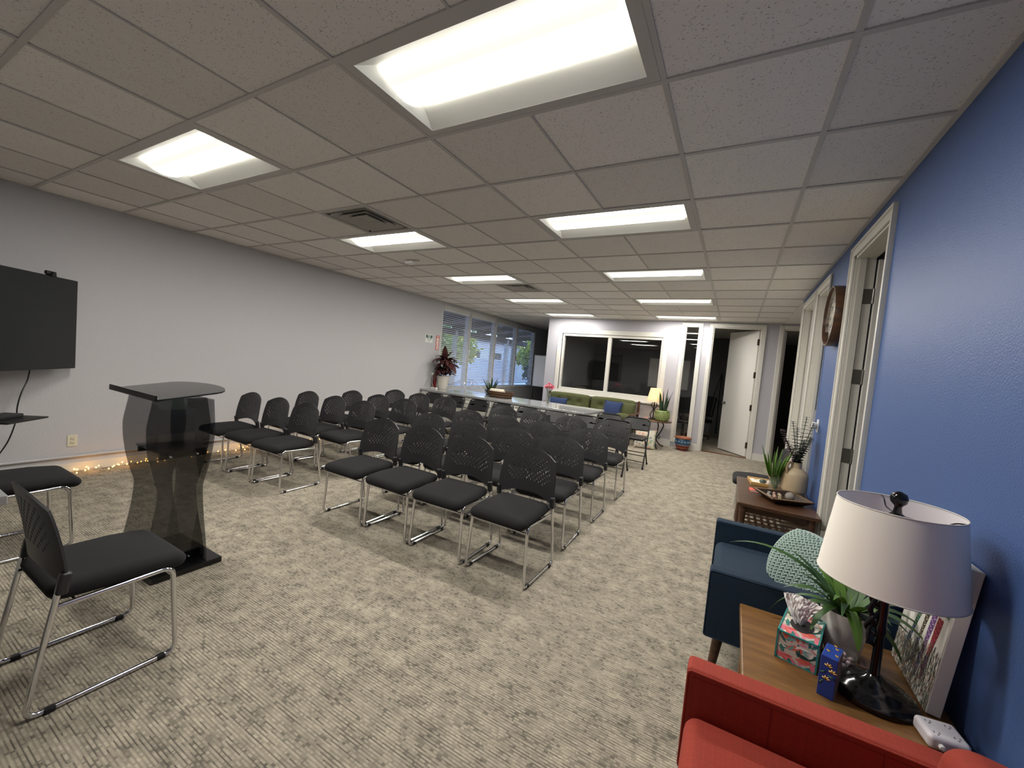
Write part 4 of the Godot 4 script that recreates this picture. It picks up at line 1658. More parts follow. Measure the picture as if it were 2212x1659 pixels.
	box(st, Vector3(0.0045, 0.13, 0), Vector3(0.001, 0.02, 0.06))
	obj("stripe", st, mat(c8(232, 214, 204), 0.4), t)
	for p in [["FIRE", 0.045], ["EXTINGUISHER", -0.065]]:
		var o := put("lettering", text_mesh(p[0], 0.022 if p[0] == "FIRE" else 0.0175, 0.001), mat(c8(150, 40, 34), 0.5), t)
		o.transform = Transform3D(turn_in * Basis(Vector3(0, 0, 1), -PI / 2), Vector3(0.0055, p[1], 0))


func glass_vase(t: Node3D, r: float, h: float, water: float) -> void:
	var st := begin()
	lathe(st, [Vector2(0, 0), Vector2(r * 0.85, 0), Vector2(r * 0.92, 0.006), Vector2(r, h * 0.5), Vector2(r * 0.92, h)], 24)
	lathe(st, [Vector2(r * 0.86, h), Vector2(r * 0.92, h * 0.5), Vector2(r * 0.85, 0.02), Vector2(0, 0.014)], 24)
	obj("glass", st, M.glass, t)
	st = begin()
	lathe(st, [Vector2(0, 0.015), Vector2(r * 0.84, 0.02), Vector2(r * 0.9, water), Vector2(0, water)], 20)
	obj("water", st, M.glass, t)


func plump(st: SurfaceTool, s: Vector3, at: Vector3, b: Basis, soft := 0.0) -> void:
	# square cushion: thick in the middle, pinched at the corners; soft rounds the corners off
	for side in [1.0, -1.0]:
		surf(st, func(u: float, v: float): return at + b * cushion_point(u, v, side, s, soft), steps(-1, 1, 16), steps(-1, 1, 16), side < 0)


func cushion_point(u: float, v: float, side: float, s: Vector3, soft: float) -> Vector3:
	var e := maxf((1.0 - u * u) * (1.0 - v * v), 0.0)
	var k := (1.0 - 0.07 * (1.0 - u * u) * v * v - 0.07 * (1.0 - v * v) * u * u) * (1.0 - soft)
	var x: float = u * (k + soft * sqrt(maxf(0.0, 1.0 - 0.5 * v * v)))
	var y: float = v * (k + soft * sqrt(maxf(0.0, 1.0 - 0.5 * u * u)))
	return Vector3(x * s.x * 0.5, y * s.y * 0.5, side * s.z * 0.5 * pow(e, 0.42))


# ---------------------------------------------------------------- sofa, side table, floor pot
func build_sofa_corner() -> void:
	var t := thing("sofa", "long olive green tufted sofa under the interior window", "sofa", Vector3(-1.25, 0, -7.0))
	var st := begin()
	rounded(st, Vector3(0, 0.25, 0), Vector3(2.02, 0.16, 0.78), 0.03)
	obj("base", st, M.olive, t)
	for s in [-1, 1]:
		st = begin()
		rounded(st, Vector3(s * 0.5, 0.39, 0.05), Vector3(0.99, 0.16, 0.7), 0.05, 3, 3)
		obj("seat_cushion", st, M.olive, t)
		st = begin()
		rounded(st, Vector3(s * 0.51, 0.66, -0.28), Vector3(1.0, 0.44, 0.2), 0.085, 3, 14, Basis(Vector3(1, 0, 0), -0.16), func(p: Vector3) -> Vector3:
			var q := p
			if p.z > 0:
				for bx in [-0.25, 0.0, 0.25]:
					q.z -= 0.035 * exp(-(pow(p.x - bx, 2.0) + pow(p.y - 0.02, 2.0)) / 0.0035)
			q.y += 0.012 * cos(p.x * 3.0)
			return q)
		var bc := obj("back_cushion", st, M.olive, t)
		for bx in [-0.25, 0.0, 0.25]:
			st = begin()
			ball(st, Vector3(s * 0.51 + bx, 0.68, -0.215), Vector3(0.014, 0.014, 0.008), 8)
			obj("button", st, M.olive, t)
		st = begin()
		rounded(st, Vector3(s * 1.06, 0.62, 0.02), Vector3(0.07, 0.04, 0.74), 0.015, 2)
		for z in [-0.3, 0.33]:
			rounded(st, Vector3(s * 1.06, 0.31, z), Vector3(0.05, 0.62, 0.05), 0.012, 2)
		rounded(st, Vector3(s * 1.06, 0.74, -0.36), Vector3(0.05, 0.28, 0.045), 0.012, 2)
		obj("arm_frame", st, M.wood, t)
	st = begin()
	rounded(st, Vector3(0.88, 0.55, 0.08), Vector3(0.3, 0.16, 0.62), 0.075, 3)
	obj("arm_pad", st, M.olive, t)
	for p in [["blue_cushion", "blue square cushion at the left end of the green sofa", Vector3(-1.93, 0.63, -6.94), Vector3(0.46, 0.3, 0.16), 0.12, -0.25],
			["blue_cushion", "blue cushion leaning in the middle right of the green sofa", Vector3(-0.64, 0.65, -6.86), Vector3(0.42, 0.42, 0.17), -0.18, -0.35],
			["olive_cushion", "olive green throw cushion at the right end of the sofa", Vector3(-0.36, 0.65, -6.9), Vector3(0.44, 0.42, 0.17), -0.5, -0.25]]:
		var c := thing(p[0], p[1], "cushion", p[2], p[4])
		st = begin()
		plump(st, p[3], Vector3.ZERO, Basis(Vector3(1, 0, 0), p[5]))
		obj("cover", st, M.cobalt if p[0] == "blue_cushion" else M.olive, c)
	# round table with scrolled legs
	t = thing("round_side_table", "round dark topped side table with scrolled black iron legs", "table", Vector3(0.26, 0, -7.02))
	st = begin()
	lathe(st, [Vector2(0, 0.54), Vector2(0.29, 0.54), Vector2(0.3, 0.547), Vector2(0.3, 0.558), Vector2(0.29, 0.565), Vector2(0, 0.565)], 40)
	obj("tabletop", st, M.wood, t)
	for k in 3:
		var a := k * TAU / 3 - 0.9
		var d := Vector3(cos(a), 0, sin(a))
		st = begin()
		tube(st, curve([d * 0.1 + Vector3(0, 0.54, 0), d * 0.2 + Vector3(0, 0.46, 0), d * 0.14 + Vector3(0, 0.32, 0), d * 0.04 + Vector3(0, 0.18, 0), d * 0.12 + Vector3(0, 0.07, 0), d * 0.24 + Vector3(0, 0.014, 0)]), 0.012, 8)
		obj("leg", st, M.iron, t)
		st = begin()
		var sp := PackedVector3Array()
		for i in 22: sp.append(d * (0.1 + cos(i * 0.4) * 0.0022 * i) + Vector3(0, 0.2 + sin(i * 0.4) * 0.0022 * i, 0))
		tube(st, sp, 0.007, 6)
		obj("scroll", st, M.iron, t)
	# lit lamp
	t = thing("lit_table_lamp", "lit table lamp with glowing cream shade and black scrolled base", "lamp", Vector3(0.17, 0.565, -7.1))
	st = begin()
	lathe(st, [Vector2(0.16, 0.365), Vector2(0.102, 0.645), Vector2(0.1, 0.645), Vector2(0.158, 0.365)], 32)
	var shade := mat(c8(250, 238, 214), 0.9)
	shade.backlight_enabled = true
	shade.backlight = Color(0.85, 0.78, 0.64)
	obj("shade", st, shade, t)
	st = begin()
	lathe(st, [Vector2(0, 0), Vector2(0.075, 0), Vector2(0.075, 0.012), Vector2(0.02, 0.03), Vector2(0.012, 0.06), Vector2(0.012, 0.4), Vector2(0.0, 0.4)], 20)
	obj("base", st, M.iron, t)
	for k in 4:
		st = begin()
		var a := k * TAU / 4 + 0.5
		var d := Vector3(cos(a), 0, sin(a))
		tube(st, curve([d * 0.06 + Vector3(0, 0.02, 0), d * 0.085 + Vector3(0, 0.1, 0), d * 0.02 + Vector3(0, 0.2, 0), d * 0.08 + Vector3(0, 0.29, 0), d * 0.045 + Vector3(0, 0.34, 0)]), 0.006, 6)
		obj("scroll", st, M.iron, t)
	st = begin()
	ball(st, Vector3(0, 0.5, 0), Vector3(0.03, 0.042, 0.03), 14)
	var glow := mat(c8(255, 240, 210), 0.5)
	glow.emission_enabled = true
	glow.emission = Color(1.0, 0.8, 0.5)
	glow.emission_energy_multiplier = 3.0
	obj("bulb", st, glow, t)
	st = begin()
	for a in [0.0, PI]:
		tube(st, fillet([Vector3(0, 0.42, 0), Vector3(cos(a) * 0.05, 0.46, 0), Vector3(cos(a) * 0.05, 0.58, 0), Vector3(0, 0.64, 0)], 0.03), 0.003, 5)
	bar(st, Vector3(-0.103, 0.64, 0), Vector3(0.103, 0.64, 0), 0.002, 5)
	obj("harp", st, M.iron, t)
	var l := OmniLight3D.new()
	l.name = "table_lamp_light"
	l.light_color = Color(1.0, 0.85, 0.64)
	l.light_energy = 0.08
	l.omni_range = 12.0
	l.omni_attenuation = 2.0
	l.light_size = 0.025
	l.shadow_enabled = true
	add_child(l)
	l.position = t.position + Vector3(0, 0.5, 0)
	# green pot with snake plant
	t = thing("potted_snake_plant", "upright snake plant in a light green basket textured pot", "plant", Vector3(0.37, 0.565, -6.96))
	st = begin()
	lathe(st, [Vector2(0, 0), Vector2(0.1, 0), Vector2(0.135, 0.05), Vector2(0.148, 0.12), Vector2(0.138, 0.19), Vector2(0.125, 0.215), Vector2(0.112, 0.21), Vector2(0.125, 0.18)], 32)
	var pg := mat(c8(140, 152, 92), 0.5)
	obj("pot", st, pg, t)
	for r in 6:
		st = begin()
		var yy := 0.03 + r * 0.032
		var rr: float = [0.124, 0.138, 0.146, 0.148, 0.144, 0.135][r]
		for k in 22:
			var a := TAU * (k + 0.5 * (r % 2)) / 22
			ball(st, Vector3(cos(a) * rr, yy, sin(a) * rr), Vector3(0.008, 0.012, 0.019), 6, Basis(Vector3.UP, -a))
		obj("relief_band", st, pg, t)
	st = begin()
	lathe(st, [Vector2(0.115, 0.195), Vector2(0, 0.2)], 18)
	obj("soil", st, M.soil, t)
	for k in 11:
		st = begin()
		var a := k * 2.4
		leaf(st, Vector3(cos(a) * 0.04, 0.19, sin(a) * 0.03), Vector3(cos(a) * 0.22 + 0.06, 1, sin(a) * 0.2), [0.48, 0.4, 0.5, 0.34, 0.42, 0.3, 0.46, 0.36, 0.32, 0.44, 0.28][k], 0.05, -0.05, 6, 0.4, 0.6, a * 0.3)
		obj("leaf", st, M.leaf_dark, t)
	for k in 34:
		st = begin()
		var a := k * 2.4
		var d := Vector3(cos(a), 0.5 + 0.7 * rng.randf(), sin(a))
		leaf(st, Vector3(cos(a) * 0.06, 0.2, sin(a) * 0.06), d, rng.randf_range(0.07, 0.15), 0.045, 1.6, 4, 0.2, 0.8)
		obj("small_leaf", st, M.leaf, t)
	t = thing("coral_ornament", "tiny orange flower ornament at the edge of the round side table", "ornament", Vector3(0.06, 0.565, -6.9))
	st = begin()
	for p in 7:
		leaf(st, Vector3(0, 0.02, 0), Vector3(cos(p * 0.9), 0.9, sin(p * 0.9)), 0.055, 0.035, 1.2, 4, 0.3, 0.7)
	obj("petals", st, mat(c8(232, 140, 110), 0.6), t)
	st = begin()
	lathe(st, [Vector2(0, 0), Vector2(0.025, 0), Vector2(0.03, 0.015), Vector2(0.012, 0.025), Vector2(0, 0.025)], 12)
	obj("dish", st, mat(c8(206, 176, 140), 0.6), t)
	# floral cushion on the floor
	t = thing("floral_cushion", "white floor cushion with blue and coral floral print leaning by sofa", "cushion", Vector3(0.13, 0.19, -6.68), 0.1)
	st = begin()
	plump(st, Vector3(0.42, 0.4, 0.15), Vector3.ZERO, Basis(Vector3(1, 0, 0), -0.3))
	var fm := mat(Color.WHITE, 0.85)
	fm.albedo_texture = floral_image()
	obj("cover", st, fm, t)
	# painted pot
	t = thing("painted_pot", "empty blue and terracotta painted pot on the floor below the sidelight", "pot", Vector3(0.78, 0, -7.22))
	st = begin()
	lathe(st, [Vector2(0.143, 0.115), Vector2(0.146, 0.12), Vector2(0.142, 0.125)], 40)
	obj("stripe", st, mat(c8(206, 206, 196), 0.4), t)
	st = begin()
	lathe(st, [Vector2(0, 0), Vector2(0.09, 0), Vector2(0.098, 0.01), Vector2(0.125, 0.07), Vector2(0.144, 0.118)], 40)
	obj("foot", st, mat(c8(116, 46, 36), 0.45), t)
	st = begin()
	lathe(st, [Vector2(0.144, 0.118), Vector2(0.158, 0.17), Vector2(0.15, 0.22), Vector2(0.143, 0.238)], 40)
	obj("body", st, mat(c8(36, 74, 108), 0.35), t)
	st = begin()
	lathe(st, [Vector2(0.143, 0.238), Vector2(0.166, 0.252), Vector2(0.168, 0.268), Vector2(0.155, 0.272), Vector2(0.14, 0.25), Vector2(0.12, 0.05), Vector2(0, 0.03)], 40)
	obj("rim", st, mat(c8(150, 92, 66), 0.6), t)
	st = begin()
	for k in 16:
		var a := TAU * k / 16
		for j in 3:
			var b := a + (j - 1) * 0.09
			ball(st, Vector3(cos(b) * 0.155, 0.175 + 0.02 * (1 - absf(j - 1)), sin(b) * 0.155), Vector3(0.004, 0.012, 0.009), 6, Basis(Vector3.UP, -b))
	obj("motif", st, mat(c8(190, 206, 214), 0.5), t)


func floral_image() -> ImageTexture:
	var n := 256
	var im := Image.create(n, n, false, Image.FORMAT_RGB8)
	im.fill(c8(196, 192, 176))
	var r := RandomNumberGenerator.new()
	r.seed = 77
	var cols := [c8(70, 128, 150), c8(214, 116, 90), c8(104, 140, 96), c8(226, 176, 150), c8(56, 92, 128)]
	for k in 90:
		var c := Vector2(r.randf() * n, r.randf() * n)
		var rad := r.randf_range(6, 18)
		var col: Color = cols[r.randi() % 5]
		var pet := r.randi_range(4, 7)
		for y in range(int(c.y - rad), int(c.y + rad)):
			for x in range(int(c.x - rad), int(c.x + rad)):
				if x < 0 or y < 0 or x >= n or y >= n: continue
				var p := Vector2(x, y) - c
				var ed := rad * (0.65 + 0.35 * cos(p.angle() * pet))
				if p.length() < ed and p.length() > ed * 0.35: im.set_pixel(x, y, col)
				elif p.length() < ed * 0.25: im.set_pixel(x, y, c8(236, 206, 120))
	return ImageTexture.create_from_image(im)


# ---------------------------------------------------------------- armchairs; local +z is the front
func make_armchair(called: String, label: String, at: Vector3, m: Material, seam: Material) -> Node3D:
	var t := thing(called, label, "armchair", at, -PI / 2, "")
	var st := begin()
	rounded(st, Vector3(0, 0.335, 0.0), Vector3(0.7, 0.13, 0.64), 0.02, 2, 2)
	obj("base", st, m, t)
	st = begin()
	rounded(st, Vector3(0, 0.425, 0.03), Vector3(0.68, 0.12, 0.6), 0.04, 3, 6, Basis(), func(p: Vector3) -> Vector3:
		var q := p
		if p.y > 0: q.y += 0.015 * (1.0 - pow(p.x / 0.34, 2.0)) * (1.0 - pow(p.z / 0.31, 2.0))
		return q)
	obj("seat_cushion", st, m, t)
	for s in [-1.0, 1.0]:
		st = begin()
		rounded(st, Vector3(s * 0.3825, 0.44, 0.0), Vector3(0.075, 0.325, 0.68), 0.013, 3, 1)
		obj("arm", st, m, t)
		# piped edges round both faces of the arm
		for f in [-1.0, 1.0]:
			st = begin()
			var x: float = s * 0.3825 + f * 0.0355
			tube(st, fillet([Vector3(x, 0.285, -0.32), Vector3(x, 0.596, -0.334), Vector3(x, 0.596, 0.336), Vector3(x, 0.285, 0.336), Vector3(x, 0.285, 0.0)], 0.012, 3), 0.0035, 6)
			obj("piping", st, m, t)
		# stitched seams down the inside of the arm
		for z in [0.12, -0.12]:
			st = begin()
			bar(st, Vector3(s * 0.3448, 0.46, z), Vector3(s * 0.3448, 0.588, z), 0.0012, 5)
			obj("stitch", st, seam, t)
		st = begin()
		var xx: float = s * 0.3448
		tube(st, PackedVector3Array([Vector3(xx, 0.582, -0.31), Vector3(xx, 0.582, 0.322), Vector3(xx, 0.3, 0.322)]), 0.0014, 5)
		obj("stitch", st, seam, t)
		for z in [0.27, -0.27]:
			st = begin()
			var foot := Vector3(s * 0.35, 0.0, z + 0.03 * signf(z))
			tube(st, PackedVector3Array([foot, Vector3(s * 0.33, 0.285, z)]), PackedFloat32Array([0.014, 0.025]), 12)
			obj("leg", st, M.wood, t)
	st = begin()
	rounded(st, Vector3(0, 0.5, -0.265), Vector3(0.685, 0.44, 0.17), 0.055, 3, 6, Basis(Vector3(1, 0, 0), -0.12), func(p: Vector3) -> Vector3:
		var q := p
		q.y -= 0.03 * pow(absf(p.x) / 0.34, 4.0) * (1.0 if p.y > 0 else 0.0)
		return q)
	obj("backrest", st, m, t)
	return t


func build_armchairs() -> void:
	make_armchair("armchair", "dark teal blue armchair against the blue wall", Vector3(1.92, 0, -0.79), M.navy, M.navy_seam)
	make_armchair("armchair", "orange red armchair in the near right corner", Vector3(1.895, 0, 0.74), M.red, M.red_seam)
	# knitted round-cornered cushion on the blue chair
	var t := thing("knit_cushion", "pale mint knitted cushion standing on the blue armchair", "cushion", Vector3(2.0, 0.585, -0.7), -PI / 2 + 0.75)
	var B := Basis(Vector3(1, 0, 0), -0.3) * Basis(Vector3(0, 0, 1), -0.25)
	var size := Vector3(0.39, 0.37, 0.17)
	var st := begin()
	plump(st, size, Vector3.ZERO, B, 0.75)
	obj("cover", st, M.mint, t)
	# raised chevrons of yarn
	var on := func(u: float, v: float) -> Vector3: return B * (cushion_point(u, v, 1.0, size, 0.75) + Vector3(0, 0, 0.002))
	for c in 13:
		st = begin()
		var uc := -0.9 + c * 0.15
		for r in 20:
			var vc := -0.92 + r * 0.094
			for s in [-1.0, 1.0]:
				var a: Vector3 = on.call(uc, vc)
				var b: Vector3 = on.call(clampf(uc + s * 0.068, -0.97, 0.97), clampf(vc + 0.085, -0.97, 0.97))
				tube(st, PackedVector3Array([a, (a + b) * 0.5 + B * Vector3(0, 0, 0.002), b]), 0.0048, 5)
		obj("knit_rib", st, M.mint, t)


# ---------------------------------------------------------------- end table between the armchairs
func build_lamp_table() -> void:
	var t := thing("end_table", "tan wooden end table between the blue and red armchairs", "table", Vector3(1.99, 0, -0.005))
	var st := begin()
	rounded(st, Vector3(0, 0.506, 0), Vector3(0.56, 0.028, 0.6), 0.006, 2)
	obj("tabletop", st, M.wood_tan, t)
	st = begin()
	rounded(st, Vector3(0, 0.45, 0), Vector3(0.5, 0.08, 0.52), 0.004, 1)
	obj("apron", st, M.wood_tan, t)
	for sx in [-1, 1]:
		for sz in [-1, 1]:
			st = begin()
			tube(st, PackedVector3Array([Vector3(sx * 0.25, 0, sz * 0.26), Vector3(sx * 0.235, 0.45, sz * 0.25)]), PackedFloat32Array([0.014, 0.023]), 12)
			obj("leg", st, M.wood_tan, t)
	var y := 0.52
	# lamp with a tapered white drum shade
	t = thing("table_lamp", "unlit black table lamp with a large tapered white drum shade", "lamp", Vector3(2.078, y, 0.035))
	st = begin()
	lathe(st, [Vector2(0, 0), Vector2(0.105, 0), Vector2(0.112, 0.006), Vector2(0.11, 0.016), Vector2(0.095, 0.026), Vector2(0.085, 0.028), Vector2(0.075, 0.038), Vector2(0.05, 0.05), Vector2(0.03, 0.058), Vector2(0.018, 0.07), Vector2(0, 0.07)], 40)
	obj("base", st, M.black_gloss, t)
	st = begin()
	lathe(st, [Vector2(0.016, 0.065), Vector2(0.013, 0.08), Vector2(0.012, 0.2), Vector2(0.016, 0.215), Vector2(0.013, 0.235), Vector2(0.012, 0.4), Vector2(0.018, 0.41), Vector2(0.018, 0.44), Vector2(0, 0.44)], 20)
	obj("stem", st, M.black_gloss, t)
	st = begin()
	for k in 5:
		var a := 2.4 * k
		tube(st, curve([Vector3(-0.012, 0.16 + 0.03 * k, 0.0), Vector3(-0.03 - 0.006 * sin(a), 0.18 + 0.03 * k, 0.012 * cos(a)), Vector3(-0.026, 0.215 + 0.03 * k, 0.01 * sin(a)), Vector3(-0.01, 0.24 + 0.03 * k, 0)]), 0.006, 6)
	obj("twig_ornament", st, M.iron, t)
	st = begin()
	lathe(st, [Vector2(0.179, 0.374), Vector2(0.1505, 0.618)], 64)
	var out := mat(c8(246, 240, 230), 0.95)
	out.backlight_enabled = true
	out.backlight = Color(0.12, 0.12, 0.115)
	var shade := obj("shade", st, out, t)
	st = begin()
	lathe(st, [Vector2(0.149, 0.618), Vector2(0.1775, 0.374)], 64)
	var inn := mat(c8(240, 236, 240), 0.9)
	inn.backlight_enabled = true
	inn.backlight = Color(0.12, 0.12, 0.12)
	obj("lining", st, inn, shade)
	st = begin()
	for p in [[0.1498, 0.618], [0.1783, 0.374]]:
		var ring := PackedVector3Array()
		for i in 64: ring.append(Vector3(cos(TAU * i / 64) * p[0], p[1], sin(TAU * i / 64) * p[0]))
		tube(st, ring, 0.0022, 6, 1.0, true)
	obj("rim_binding", st, mat(c8(210, 206, 200), 0.9), shade)
	st = begin()
	for k in 3:
		var a := 0.5 + k * TAU / 3
		var d := Vector3(cos(a), 0, sin(a))
		tube(st, fillet([Vector3(0, 0.59, 0), d * 0.1 + Vector3(0, 0.59, 0), d * 0.125 + Vector3(0, 0.612, 0), d * 0.149 + Vector3(0, 0.616, 0)], 0.01, 3), 0.0022, 5)
	obj("spider", st, M.iron, t)
	st = begin()
	for a in [0.4, 0.4 + PI]:
		tube(st, fillet([Vector3(0, 0.43, 0), Vector3(cos(a) * 0.055, 0.45, sin(a) * 0.055), Vector3(cos(a) * 0.055, 0.56, sin(a) * 0.055), Vector3(0, 0.59, 0)], 0.03), 0.002, 5)
	obj("harp", st, M.iron, t)
	st = begin()
	lathe(st, [Vector2(0, 0.58), Vector2(0.02, 0.58), Vector2(0.02, 0.59), Vector2(0.012, 0.596), Vector2(0.009, 0.615), Vector2(0.011, 0.62), Vector2(0.02, 0.63), Vector2(0.0225, 0.643), Vector2(0.018, 0.657), Vector2(0.006, 0.664), Vector2(0, 0.665)], 24)
	obj("finial", st, M.black_gloss, t)
	st = begin()
	lathe(st, [Vector2(0, 0.42), Vector2(0.013, 0.42), Vector2(0.014, 0.46), Vector2(0.03, 0.5), Vector2(0.03, 0.52), Vector2(0.018, 0.545), Vector2(0, 0.55)], 18)
	obj("bulb", st, M.white, t)
	# arching green plant in a white pot
	t = thing("white_pot_plant", "arching strappy green plant in a tall white pot beside the lamp", "plant", Vector3(2.035, y, -0.175))
	st = begin()
	lathe(st, [Vector2(0, 0), Vector2(0.052, 0), Vector2(0.057, 0.006), Vector2(0.0745, 0.157), Vector2(0.0735, 0.161), Vector2(0.069, 0.16), Vector2(0.066, 0.13)], 40)
	obj("pot", st, mat(c8(240, 238, 232), 0.3), t)
	st = begin()
	lathe(st, [Vector2(0.067, 0.135), Vector2(0, 0.14)], 20)
	obj("soil", st, M.soil, t)
	var named := [[Vector3(-0.85, 1.2, -0.35), 0.46, 1.55, 0.032], [Vector3(-0.9, 0.75, 0.25), 0.26, 2.6, 0.034], [Vector3(-0.8, 0.5, -0.3), 0.3, 2.2, 0.026], [Vector3(0.1, 0.8, 0.9), 0.17, 2.6, 0.04], [Vector3(0.75, 0.6, 0.5), 0.2, 2.2, 0.036], [Vector3(-0.6, 0.9, 0.6), 0.2, 2.6, 0.03]]
	for k in 30:
		st = begin()
		var a := k * 2.399
		if k < named.size():
			leaf(st, Vector3(0, 0.14, 0) + named[k][0] * 0.015, named[k][0], named[k][1], named[k][3], named[k][2], 12, 0.3, 0.75)
		else:
			leaf(st, Vector3(cos(a) * 0.02, 0.14, sin(a) * 0.02), Vector3(cos(a) * 0.55, 1.0, sin(a) * 0.55), rng.randf_range(0.16, 0.27), rng.randf_range(0.024, 0.036), rng.randf_range(0.8, 2.2), 9, 0.3, 0.75)
		obj("leaf", st, M.leaf_bright if k % 4 == 3 else M.leaf, t)
	# tissue box
	t = thing("tissue_box", "teal tissue box with pink and coral leaf print and a raised tissue", "tissue box", Vector3(1.897, y, -0.07), -0.24)
	var w := 0.116
	var h := 0.098
	var d := 0.2
	var pr := mat(Color.WHITE, 0.45)
	pr.albedo_texture = leaf_print_image()
	st = begin()
	var c := [Vector3(-w / 2, 0, d / 2), Vector3(w / 2, 0, d / 2), Vector3(w / 2, h, d / 2), Vector3(-w / 2, h, d / 2), Vector3(-w / 2, 0, -d / 2), Vector3(w / 2, 0, -d / 2), Vector3(w / 2, h, -d / 2), Vector3(-w / 2, h, -d / 2)]
	quad(st, c[0], c[1], c[2], c[3])
	quad(st, c[1], c[5], c[6], c[2])
	quad(st, c[5], c[4], c[7], c[6])
	quad(st, c[4], c[0], c[3], c[7])
	quad(st, c[3], c[2], c[6], c[7])
	quad(st, c[4], c[5], c[1], c[0])
	obj("carton", st, pr, t)
	st = begin()
	for e in [[0, 1], [1, 2], [2, 3], [3, 0], [1, 5], [5, 6], [6, 2], [3, 7], [7, 4], [4, 0], [6, 7]]:
		var a: Vector3 = c[e[0]]
		var b: Vector3 = c[e[1]]
		box(st, (a + b) / 2, (b - a).abs() + Vector3.ONE * 0.005)
	obj("edge_band", st, mat(c8(46, 138, 134), 0.5), t)
	st = begin()
	lathe(st, [Vector2(1, 0), Vector2(0, 0)], 24, Vector3(0, h + 0.0008, 0), 0.036, 0.055)
	obj("slot", st, mat(c8(38, 32, 34), 0.8), t)
	st = begin()
	var fo := FastNoiseLite.new()
	fo.frequency = 4.0
	surf(st, func(u: float, v: float):
		var fl := 0.012 + 0.05 * v
		var x: float = u * fl + 0.02 * v * v - 0.008
		var fold := 0.007 * sin(u * 5.0 + v * 2.0) * (1.0 - 0.4 * v) + 0.008 * fo.get_noise_2d(u * 1.2, v)
		return Vector3(x - 0.02 * v, h + (0.108 - 0.014 * absf(u + 0.2) + 0.01 * u) * v, fold + 0.02 * v * u), steps(-1, 1, 28), steps(0, 1, 12))
	var ti := mat(c8(246, 244, 242), 0.95)
	ti.backlight_enabled = true
	ti.backlight = Color(0.1, 0.1, 0.1)
	obj("tissue", st, ti, t)
	# tall narrow blue box
	t = thing("blue_carton", "narrow tall blue carton with yellow flower print beside the lamp base", "box", Vector3(1.953, y, 0.105), -0.33)
	st = begin()
	rounded(st, Vector3(0, 0.065, 0), Vector3(0.043, 0.13, 0.09), 0.002, 1)
	obj("carton", st, mat(c8(34, 66, 150), 0.4), t)
	st = begin()
	var gy := mat(c8(236, 190, 96), 0.5)
	for q in [Vector3(0.006, 0.1305, -0.02), Vector3(-0.012, 0.1305, 0.01), Vector3(0.012, 0.1305, 0.022), Vector3(0.0, 0.1305, -0.038)]:
		for p in 3:
			var a := 0.6 + p * 0.55
			ball(st, q + Vector3(cos(a), 0, -sin(a)) * 0.006, Vector3(0.0065, 0.0006, 0.0024), 8, Basis(Vector3.UP, a))
	for q in [Vector3(0.0, 0.1, 0.0455), Vector3(0.012, 0.085, 0.0455), Vector3(-0.002, 0.058, 0.0455)]:
		for p in 4:
			var a := 0.3 + p * 0.8
			ball(st, q + Vector3(cos(a), sin(a), 0) * 0.006, Vector3(0.0065, 0.0025, 0.0006), 8, Basis(Vector3(0, 0, 1), a))
	obj("flower_print", st, gy, t)
	st = begin()
	for q in [[Vector3(-0.012, 0.078, 0.0453), 0.5], [Vector3(0.012, 0.07, 0.0453), -0.4], [Vector3(-0.014, 0.045, 0.0453), 1.1]]:
		ball(st, q[0], Vector3(0.012, 0.003, 0.0005), 8, Basis(Vector3(0, 0, 1), q[1]))
	obj("leaf_print", st, mat(c8(60, 92, 84), 0.5), t)
	st = begin()
	box(st, Vector3(0.0217, 0.065, 0), Vector3(0.0006, 0.128, 0.088))
	obj("side_panel", st, mat(c8(128, 112, 108), 0.5), t)
	# small tumbler of pebbles
	t = thing("pebble_tumbler", "small clear tumbler with pale pebbles tucked behind the blue carton", "tumbler", Vector3(2.02, y, 0.0 - 0.035))
	st = begin()
	lathe(st, [Vector2(0, 0), Vector2(0.026, 0), Vector2(0.029, 0.004), Vector2(0.031, 0.075)], 24)
	lathe(st, [Vector2(0.0285, 0.075), Vector2(0.0265, 0.012), Vector2(0, 0.011)], 24)
	obj("glass", st, M.glass, t)
	for k in 18:
		st = begin()
		var a := k * 2.4
		ball(st, Vector3(cos(a) * 0.016, 0.02 + 0.0024 * k, sin(a) * 0.016), Vector3(0.009, 0.007, 0.008), 7, Basis.from_euler(Vector3(k, k * 2.0, 0)))
		obj("pebble", st, mat(c8(206, 188, 190) if k % 2 else c8(170, 150, 154), 0.5), t)
	# unframed canvas leaning on the wall
	t = thing("canvas_painting", "unframed canvas of colourful patterned legs in grass leaning on blue wall", "painting", Vector3(2.2, y + 0.006, -0.115))
	t.rotation.z = -0.1
	var cw := 0.31
	var ch := 0.47
	st = begin()
	rounded(st, Vector3(0.02, ch / 2, 0), Vector3(0.036, ch, cw), 0.003, 1)
	obj("stretched_canvas", st, mat(c8(238, 234, 224), 0.9), t)
	st = begin()
	quad(st, Vector3(0.0013, 0.002, -cw / 2 + 0.002), Vector3(0.0013, 0.002, cw / 2 - 0.002), Vector3(0.0013, ch - 0.002, cw / 2 - 0.002), Vector3(0.0013, ch - 0.002, -cw / 2 + 0.002))
	var pm := mat(Color.WHITE, 0.7)
	pm.albedo_texture = painting_image()
	obj("painted_face", st, pm, t)
	# power hub
	t = thing("power_hub", "white square desktop power hub at the corner of the end table", "power hub", Vector3(2.2, y, 0.153), 0.14)
	st = begin()
	rounded(st, Vector3(0, 0.02, 0), Vector3(0.092, 0.04, 0.085), 0.012, 3)
	obj("case", st, mat(c8(226, 222, 228), 0.4), t)
	st = begin()
